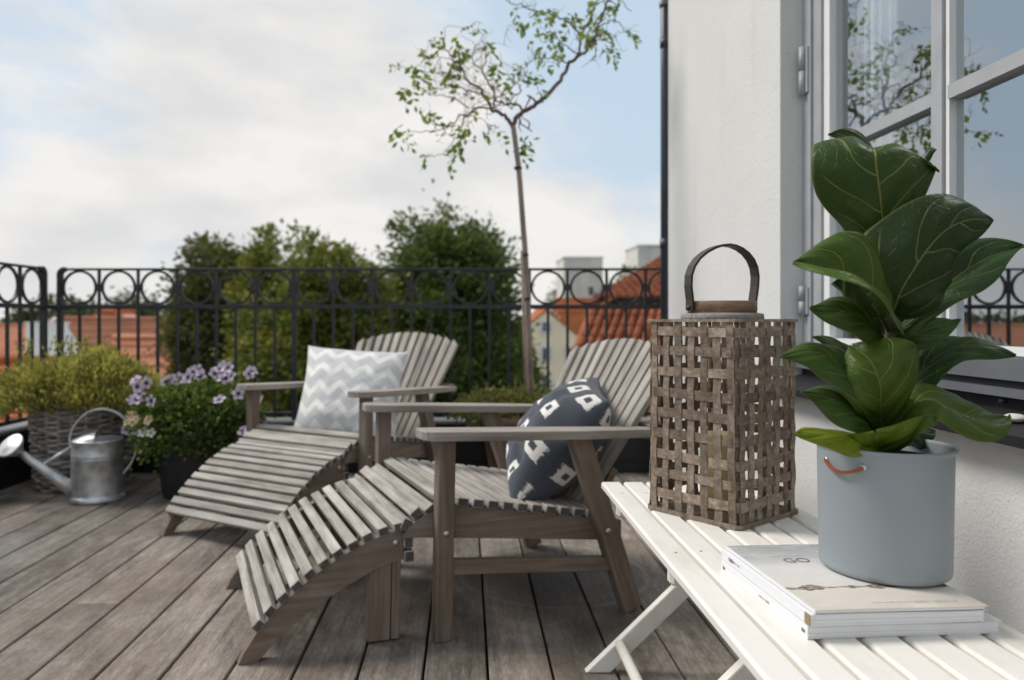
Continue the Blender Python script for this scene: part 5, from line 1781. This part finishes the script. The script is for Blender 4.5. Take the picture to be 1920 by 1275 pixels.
wd_ = M_(t, 'ADD', 0.0022, M_(t, 'MULTIPLY', smoothrange(t, noise(t, mapping(t, v, (22, 0, 0), (3.3, 0, 0)), 1.0, 3, 0.5), 0.45, 0.65), 0.0085))
msk = M_(t, 'MULTIPLY', M_(t, 'LESS_THAN', tc1, wd_), smoothrange(t, tn, 0.40, 0.50))
c = mixc(t, M_(t, 'MULTIPLY', msk, 0.92), c, (0.11, 0.07, 0.035))
t.links.new(c, b.inputs['Base Color']); b.inputs['Roughness'].default_value = 0.4
M['cover_sav'] = m
M['cover_white'] = plain('white_glossy_cover', (0.73, 0.73, 0.745), 0.4, 0, 0.4)
M['ink'] = plain('grey_printing_ink', (0.16, 0.15, 0.15), 0.6)
M['ink_pale'] = plain('pale_printing_ink', (0.42, 0.38, 0.34), 0.6)
M['gold'] = plain('gold_spine_print', (0.26, 0.19, 0.09), 0.5)
m3, s3_ = magazine('magazine', (0.556, 1.090, TZ + 0.0005), R(4.5), 0.262, 0.262, 0.0165, 'thick white magazine lying directly on the table, lowest of the stack', M['cover_white'], 0.0020)
m2, s2_ = magazine('magazine', (0.546, 1.090, TZ + 0.0182), R(4.2), 0.236, 0.272, 0.0150, 'thick white magazine with a gold patch on its spine, middle of the stack', M['cover_white'], 0.0012)
m1, s1_ = magazine('magazine', (0.549, 1.088, TZ + 0.0345), R(4.0), 0.231, 0.270, 0.0048, 'thin magazine with a misty savannah cover under the grey pot', M['cover_sav'], 0.0012)
def mark(par, name, c, d, mt):
    q = MB(); q.box(c, d); return q.build(name, mt, par)
mark(s2_, 'gold_patch', (-0.1195, -0.129, 0.0075), (0.0012, 0.013, 0.0140), M['gold'])
def text(par, body, size, M_loc, mt, name):
    cu = bpy.data.curves.new(name, 'FONT'); cu.body = body; cu.size = size; cu.align_x = 'CENTER'; cu.extrude = 0.0001
    o = bpy.data.objects.new('tmp', cu); COL.objects.link(o)
    dg = bpy.context.evaluated_depsgraph_get()
    me = bpy.data.meshes.new_from_object(o.evaluated_get(dg))
    bpy.data.objects.remove(o); me.materials.clear(); me.materials.append(mt)
    return link(name, me, par, M_loc)
text(m1, 'GO', 0.027, Matrix.Translation((-0.040, 0.046, 0.0057)), M['ink'], 'cover_title')
# small illegible print: fine broken strokes
def print_line(par, x0, x1, y, z, h_, mt, axis='x', xs=None):
    q = MB(); x = x0
    while x < x1:
        l_ = random.uniform(0.0008, 0.0022)
        if axis == 'x': q.box((x + l_ / 2, y, z), (l_, h_ * random.uniform(0.6, 1), 0.0003))
        else: q.box((xs, x + l_ / 2, z), (0.0003, l_, h_ * random.uniform(0.6, 1)))
        x += l_ + random.choice([0.0006, 0.0006, 0.0024])
    o = q.build('small_print', mt, par); o['kind'] = 'stuff'
print_line(m1, -0.075, -0.02, 0.076, 0.0054, 0.0022, M['ink_pale'])
print_line(m1, -0.03, 0.085, -0.117, 0.0060, 0.0022, M['ink_pale'])
print_line(s2_, 0.07, 0.105, 0, 0.0080, 0.004, M['ink'], 'y', -0.1190)
print_line(s2_, 0.095, 0.108, 0, 0.0080, 0.008, M['ink'], 'y', -0.1192)
print_line(s3_, -0.03, 0.0, 0, 0.0080, 0.004, M['ink_pale'], 'y', -0.1322)
print_line(s3_, 0.116, 0.123, 0, 0.0080, 0.006, M['ink'], 'y', -0.1322)
print_line(s3_, -0.125, -0.118, 0, 0.0080, 0.006, M['ink'], 'y', -0.1322)

# ------------------------------------------------------------------ grey pot
PZ = TZ + 0.0345 + 0.0048 + 0.0022
pc = Vector((0.6185, 1.105, PZ))
gp = empty('metal_pot', pc, 0, 'blue-grey metal pot with a tan leather loop standing on the magazines', 'pot')
PH = 0.183
q = MB(); q.lathe([(0.0, 0.0), (0.083, 0.0), (0.0862, 0.003), (0.0870, 0.008), (0.0895, PH - 0.010), (0.0903, PH - 0.006), (0.0928, PH - 0.004), (0.0940, PH - 0.0015), (0.0930, PH + 0.0005), (0.0905, PH + 0.0005), (0.0885, PH - 0.004), (0.0865, 0.10), (0.0, 0.095)], 72); q.build('body', M['pot_blue'], gp)
q = MB(); q.lathe([(0.0, PH - 0.016), (0.05, PH - 0.018), (0.0882, PH - 0.021)], 40); q.build('soil', M['soil'], gp)
# leather loop and its eyelets
q = MB(); a0, a1 = R(186), R(225)
pts = []
for i in range(13):
    f_ = i / 12; a = a0 + (a1 - a0) * f_
    rr = 0.0915 + 0.004 * math.sin(math.pi * f_)
    pts.append((rr * math.cos(a), rr * math.sin(a), PH - 0.022 - 0.011 * math.sin(math.pi * f_) - 0.002 * f_))
q.ribbon(pts, (0, 0, 1), 0.0048, 0.003); q.build('leather_loop', M['leather_tan'], gp)
for a in (a0, a1):
    d = Vector((math.cos(a), math.sin(a), 0)); c_ = d * 0.0890 + Vector((0, 0, PH - 0.023))
    q = MB(); q.tube([c_, c_ + d * 0.0022], 0.0045, 14); q.build('eyelet', M['bolt'], gp)

# ------------------------------------------------------------------ fiddle-leaf fig
def fig_mat():
    m = bpy.data.materials.new('fig_leaf'); m.use_nodes = True; t = m.node_tree
    b = t.nodes['Principled BSDF']; o_ = t.nodes['Material Output']
    uv = N(t, 'ShaderNodeTexCoord').outputs['UV']
    sx = N(t, 'ShaderNodeSeparateXYZ'); t.links.new(uv, sx.inputs[0])
    u = sx.outputs['X']; vv = M_(t, 'MULTIPLY', M_(t, 'SUBTRACT', sx.outputs['Y'], 0.5), 2.0)
    wob = M_(t, 'MULTIPLY', M_(t, 'SUBTRACT', noise(t, uv, 5, 2, 0.5), 0.5), 0.05)
    av = M_(t, 'ABSOLUTE', M_(t, 'ADD', vv, M_(t, 'MULTIPLY', wob, 0.15)))
    mid = smoothrange(t, av, 0.008, 0.030, 1, 0)
    # side veins leave the midrib and arch forward
    side = M_(t, 'SIGN', vv)
    q = M_(t, 'ADD', M_(t, 'SUBTRACT', u, M_(t, 'MULTIPLY', M_(t, 'POWER', av, 1.2), 0.40)), wob)
    q = M_(t, 'ADD', q, M_(t, 'MULTIPLY', side, 0.03))
    fr_ = M_(t, 'ABSOLUTE', M_(t, 'SUBTRACT', M_(t, 'FRACT', M_(t, 'MULTIPLY', q, 3.6)), 0.5))
    lat = M_(t, 'MULTIPLY', smoothrange(t, fr_, 0.012, 0.045, 1, 0), smoothrange(t, av, 0.72, 0.92, 1, 0))
    fine = N(t, 'ShaderNodeTexVoronoi', feature='DISTANCE_TO_EDGE'); fine.inputs['Scale'].default_value = 16
    t.links.new(mapping(t, uv, (1.4, 0.8, 1)), fine.inputs['Vector'])
    fv = smoothrange(t, fine.outputs['Distance'], 0.0, 0.05, 1, 0)
    oi = N(t, 'ShaderNodeObjectInfo').outputs['Random']
    oc = N(t, 'ShaderNodeObjectInfo').outputs['Color']
    n_ = noise(t, uv, 4, 4, 0.6)
    base = mixc(t, n_, (0.023, 0.052, 0.011), (0.046, 0.095, 0.017))
    base = mixc(t, 1.0, base, oc, 'MULTIPLY')
    base = mixc(t, M_(t, 'MULTIPLY', fv, 0.22), base, (0.07, 0.13, 0.04))
    edge = smoothrange(t, av, 0.95, 1.0)
    vein = M_(t, 'MAXIMUM', mid, M_(t, 'MULTIPLY', lat, 0.8))
    col = mixc(t, M_(t, 'MULTIPLY', vein, 0.62), base, (0.36, 0.34, 0.10))
    col = mixc(t, M_(t, 'MULTIPLY', edge, 0.6), col, (0.16, 0.2, 0.06))
    rv = N(t, 'ShaderNodeVectorMath', operation='ADD'); t.links.new(uv, rv.inputs[0]); cbx = N(t, 'ShaderNodeCombineXYZ'); t.links.new(M_(t, 'MULTIPLY', oi, 50.0), cbx.inputs[0]); t.links.new(cbx.outputs[0], rv.inputs[1])
    blot = M_(t, 'MULTIPLY', smoothrange(t, noise(t, rv.outputs[0], 6, 4, 0.6), 0.66, 0.74), smoothrange(t, av, 0.4, 0.8))
    col = mixc(t, M_(t, 'MULTIPLY', blot, 0.75), col, (0.10, 0.045, 0.02))
    dust = smoothrange(t, noise(t, rv.outputs[0], 3, 5, 0.65), 0.5, 0.8, 0, 0.16)
    col = mixc(t, dust, col, (0.16, 0.19, 0.13))
    geo = N(t, 'ShaderNodeNewGeometry')
    under = mixc(t, M_(t, 'MULTIPLY', vein, 0.6), (0.075, 0.115, 0.055), (0.22, 0.24, 0.10))
    t.links.new(col, b.inputs['Base Color'])
    b.inputs['Roughness'].default_value = 0.44
    b.inputs['Specular IOR Level'].default_value = 0.32
    hgt = M_(t, 'SUBTRACT', M_(t, 'MULTIPLY', n_, 0.4), M_(t, 'ADD', M_(t, 'MULTIPLY', vein, 0.6), M_(t, 'MULTIPLY', fv, 0.12)))
    bump(t, b, hgt, 0.75, 0.006)
    tl = N(t, 'ShaderNodeBsdfTranslucent'); t.links.new(mixc(t, 0.5, col, (0.28, 0.36, 0.03)), tl.inputs[0])
    mx_ = N(t, 'ShaderNodeMixShader'); mx_.inputs[0].default_value = 0.30
    t.links.new(b.outputs[0], mx_.inputs[1]); t.links.new(tl.outputs[0], mx_.inputs[2]); t.links.new(mx_.outputs[0], o_.inputs[0])
    return m
M['fig'] = fig_mat()
fg = empty('fiddle_leaf_fig', (pc.x, pc.y, PZ + PH - 0.03), 0, 'fiddle-leaf fig with large glossy dark green leaves in the blue-grey pot', 'plant')
FO = Vector(fg.location)
q = MB()
stem = [P(1655, 850, 1.105), P(1650, 790, 1.105), P(1660, 700, 1.10), P(1668, 620, 1.10), P(1672, 540, 1.105), P(1668, 450, 1.11), P(1660, 380, 1.115)]
q.tube(catmull([p - FO for p in stem], 4), [0.0075 - 0.004 * i / 24 for i in range(25)], 10)
q.build('stem', M['bark'], fg)
prof_u = [0, .05, .12, .25, .40, .55, .68, .78, .87, .94, .98, 1.0]
prof_blunt = [.05, .22, .36, .47, .60, .80, .96, 1.0, .95, .76, .48, .04]
prof_point = [.05, .30, .50, .74, .93, 1.0, .95, .82, .58, .30, .12, .01]
M['fig_stalk'] = plain('green_leaf_stalk', (0.13, 0.15, 0.05), 0.5)
prof_wide = [.05, .20, .33, .47, .64, .82, .95, 1.0, 1.0, .95, .88, .70]
prof_base = [.05, .42, .70, .95, 1.0, .92, .80, .68, .50, .34, .20, .02]
def fig_leaf(ctrl, hw, A, B_, A1=None, B1=None, prof=None, point=True, wave=0.006, tint=(1, 1, 1), seed=0, bow=0.12, lobe=0.16):
    """ctrl: midrib from stem to tip (close-up pixel, depth); the two halves of the blade lean along A and B_ (A1, B1 at the tip); hw half width in metres"""
    c_ = [P(1440 + x / 1.821, 220 + y / 1.821, Y) - FO for x, y, Y in ctrl]
    nu, nv = 32, 8
    dense = catmull(c_, 12)
    cum = [0]
    for a, b_ in zip(dense[:-1], dense[1:]): cum.append(cum[-1] + (b_ - a).length)
    Ltot = cum[-1]
    def at(s_):
        s_ = max(0, min(1, s_)) * Ltot
        k = 0
        while k < len(cum) - 2 and cum[k + 1] < s_: k += 1
        return dense[k].lerp(dense[k + 1], min(1, max(0, (s_ - cum[k]) / max(1e-9, cum[k + 1] - cum[k]))))
    A = Vector(A); B_ = Vector(B_)
    A1 = Vector(A1) if A1 else A; B1 = Vector(B1) if B1 else B_
    pw = prof or (prof_point if point else prof_blunt)
    vs_, uvs = [], []
    rr = random.Random(seed); ph = rr.uniform(0, 6); ph2 = rr.uniform(0, 6)
    for i in range(nu + 1):
        u = i / nu
        p = at(u)
        tg = (at(u + 0.03) - at(u - 0.03)).normalized()
        wdt = hw * float(np.interp(u, prof_u, pw))
        a = A.lerp(A1, u); b_ = B_.lerp(B1, u)
        la, lb = a.length, b_.length
        a = (a - tg * a.dot(tg)).normalized() * la; b_ = (b_ - tg * b_.dot(tg)).normalized() * lb
        nn = tg.cross((a - b_)).normalized()
        if nn.y > 0: nn = -nn
        for j in range(-nv, nv + 1):
            v_ = abs(j) / nv
            h_ = a if j > 0 else b_
            # blade rises off the midrib, then bows over; edge ripples
            q_ = p + h_ * wdt * v_ + nn * wdt * bow * (math.sin(v_ * math.pi) * 0.9 - 0.5 * v_ * v_)
            q_ += nn * wave * math.sin(u * 10 + (ph if j > 0 else ph2)) * v_ ** 2.2 * min(1, u * 4)
            q_ += nn * 0.0030 * math.cos(u * 22.6 - v_ * 9) * v_ * (1 - v_) * 3
            if u < 0.2: q_ -= tg * wdt * 0.35 * v_ * v_ * (1 - u / 0.2)
            if point is False and u > 0.8: q_ += tg * hw * lobe * math.sin(min(1, v_ * 0.9) * math.pi) * (u - 0.8) / 0.2
            vs_.append(q_); uvs.append((u, 0.5 + 0.5 * j / nv))
    w_ = 2 * nv + 1
    fs_ = [(i * w_ + j, i * w_ + j + 1, (i + 1) * w_ + j + 1, (i + 1) * w_ + j) for i in range(nu) for j in range(w_ - 1)]
    me = bpy.data.meshes.new('leaf'); me.from_pydata([tuple(k) for k in vs_], [], fs_)
    uvl = me.uv_layers.new(name='uv')
    for l in me.loops: uvl.data[l.index].uv = uvs[l.vertex_index]
    for p in me.polygons: p.use_smooth = True
    me.materials.append(M['fig'])
    o = link('leaf', me, fg); o.color = (*tint, 1)
    md = o.modifiers.new('smooth', 'SUBSURF'); md.levels = 1; md.render_levels = 1
    md = o.modifiers.new('thickness', 'SOLIDIFY'); md.thickness = 0.0009; md.offset = 0
    pt = MB(); pt.tube([at(k / 6 * 0.35) for k in range(7)], [0.0027, 0.0024, 0.0021, 0.0017, 0.0014, 0.0010, 0.0006], 6)
    pt.build('leaf_stalk', M['fig_stalk'], o)
    return o
# topmost big leaf, blade turned to the camera
fig_leaf([(405, 520, 1.105), (394, 420, 1.09), (386, 310, 1.08), (372, 200, 1.075), (362, 130, 1.08), (358, 106, 1.095)], 0.092, (1.10, 0.22, 0.02), (-0.92, 0.16, 0.06), lobe=0.30, point=False, wave=0.004, seed=1, tint=(1.15, 1.1, 0.8), bow=0.10, prof=prof_wide)
fig_leaf([(400, 330, 1.13), (380, 190, 1.15), (310, 90, 1.165), (206, 58, 1.17)], 0.030, (0.2, 0.6, 0.8), (0.2, -0.5, -0.8), seed=2, tint=(1.0, 1.05, 0.9))
fig_leaf([(430, 330, 1.14), (490, 200, 1.17), (572, 108, 1.19)], 0.022, (0.3, 0.9, -0.3), (-0.3, -0.7, 0.5), seed=22)
# dark leaf leaning right
fig_leaf([(418, 690, 1.095), (455, 590, 1.06), (530, 470, 1.045), (605, 385, 1.045), (690, 348, 1.055), (766, 350, 1.075)], 0.084, (-1.15, 0.12, 0.34), (0.62, 0.40, -0.62), A1=(-0.15, 0.3, 0.75), B1=(0.1, 0.4, -0.9), prof=prof_base, wave=0.005, seed=3, tint=(0.75, 0.74, 0.6), bow=0.10)
# left leaf with a pointed tip
fig_leaf([(410, 730, 1.095), (388, 690, 1.07), (335, 612, 1.045), (265, 548, 1.03), (180, 516, 1.03), (86, 494, 1.04)], 0.080, (0.46, 0.10, 0.90), (0.05, -0.92, -0.30), A1=(0.0, 0.1, 0.9), wave=0.005, seed=4, tint=(2.0, 1.7, 1.0), bow=0.15)
# glossy leaf reaching right behind
fig_leaf([(420, 740, 1.115), (500, 670, 1.12), (600, 582, 1.125), (740, 486, 1.115), (874, 444, 1.10)], 0.058, (-0.30, 0.50, 0.76), (0.15, -0.90, -0.20), wave=0.006, seed=5, tint=(0.85, 1.0, 1.35), bow=0.16)
fig_leaf([(400, 740, 1.12), (345, 650, 1.14), (285, 600, 1.15), (216, 570, 1.15)], 0.034, (0.3, 0.4, 0.85), (0.0, -0.6, -0.7), seed=6, tint=(1.2, 1.4, 1.7))
fig_leaf([(402, 810, 1.09), (384, 765, 1.07), (340, 703, 1.05), (280, 668, 1.04), (212, 652, 1.035), (143, 648, 1.04)], 0.037, (0.30, 0.62, 0.55), (0.22, -0.35, -0.90), wave=0.004, seed=7, tint=(1.3, 1.25, 1.0), bow=0.18)
fig_leaf([(412, 790, 1.09), (470, 755, 1.06), (560, 722, 1.04), (658, 690, 1.03)], 0.025, (-0.1, 0.80, 0.5), (0.1, -0.65, -0.70), wave=0.005, seed=8, tint=(1.1, 1.1, 1.0), bow=0.2)
fig_leaf([(400, 1010, 1.10), (470, 930, 1.09), (540, 850, 1.08), (620, 795, 1.07), (710, 778, 1.06), (785, 790, 1.055), (845, 814, 1.05)], 0.036, (0.0, 0.85, 0.45), (0.05, -0.85, -0.45), wave=0.007, seed=9, tint=(0.75, 0.9, 1.0), bow=0.2)
# centre leaf turned to the camera
fig_leaf([(390, 1070, 1.09), (384, 1000, 1.05), (378, 910, 1.02), (350, 838, 1.015), (300, 792, 1.04)], 0.068, (1.25, 0.05, 0.12), (-0.85, 0.15, -0.15), A1=(0.95, 0.2, 0.55), B1=(-0.5, 0.1, -0.6), point=False, wave=0.004, seed=10, tint=(2.1, 1.7, 0.9), bow=0.14)
# long leaf drooping towards the lantern
fig_leaf([(388, 1070, 1.10), (335, 960, 1.06), (250, 856, 1.03), (150, 800, 1.015), (38, 822, 1.015)], 0.038, (0.30, 0.70, 0.50), (-0.10, -0.50, -0.82), wave=0.005, seed=11, tint=(1.4, 1.4, 1.0), bow=0.2)
fig_leaf([(395, 1000, 1.12), (310, 850, 1.14), (225, 775, 1.15), (150, 752, 1.15)], 0.030, (0.2, 0.7, 0.6), (0.0, -0.6, -0.7), seed=12, tint=(1.2, 1.2, 1))
fig_leaf([(378, 1120, 1.10), (335, 1040, 1.07), (255, 976, 1.045), (185, 952, 1.035), (110, 940, 1.03)], 0.036, (0.3, 0.8, 0.35), (-0.05, -0.50, -0.85), wave=0.005, seed=13, tint=(1.3, 1.3, 1.0), bow=0.2)
fig_leaf([(378, 1120, 1.10), (430, 1062, 1.07), (490, 990, 1.045), (550, 962, 1.035), (620, 998, 1.03), (690, 1030, 1.03), (750, 1036, 1.035), (818, 1024, 1.045)], 0.052, (0.10, 0.72, 0.55), (0.05, -0.60, -0.80), A1=(0.1, 0.8, 0.6), B1=(0.0, -0.95, -0.25), wave=0.007, seed=14, tint=(2.0, 1.65, 0.8), bow=0.2)
# low leaves over the pot rim, light shining through them tinted in as yellow
fig_leaf([(382, 1150, 1.085), (340, 1108, 1.06), (225, 1084, 1.035), (92, 1080, 1.02)], 0.036, (0.0, 0.95, 0.12), (0.08, -0.30, -0.62), wave=0.004, seed=15, tint=(6.0, 3.6, 0.8), bow=0.12)
fig_leaf([(384, 1180, 1.10), (379, 1140, 1.07), (374, 1105, 1.04), (368, 1080, 1.02)], 0.066, (1.02, 0.12, 0.10), (-0.6, 0.12, 0.06), point=False, wave=0.003, seed=16, tint=(3.4, 2.4, 0.8), bow=0.10)
fig_leaf([(390, 1150, 1.11), (430, 1090, 1.13), (500, 1064, 1.15), (565, 1072, 1.17)], 0.036, (0.2, 0.8, 0.3), (0, -0.6, -0.6), seed=17, tint=(0.8, 0.85, 0.9))
fig_leaf([(388, 1110, 1.11), (355, 1010, 1.13), (285, 966, 1.15)], 0.034, (0.5, 0.4, 0.5), (0, -0.6, -0.7), seed=18, tint=(0.8, 0.9, 1))

# pebble on the sill
q = MB(); q.lathe([(0.0, 0.0), (0.010, 0.001), (0.017, 0.006), (0.017, 0.010), (0.010, 0.0145), (0.0, 0.0155)], 20)
pb_ = q.build('pebble', M['stone']); pb_.location = (1.010, 1.372, 0.6295); pb_.scale = (1, 1.25, 1)
tag(pb_, 'small pale pebble lying on the black window sill', 'pebble')
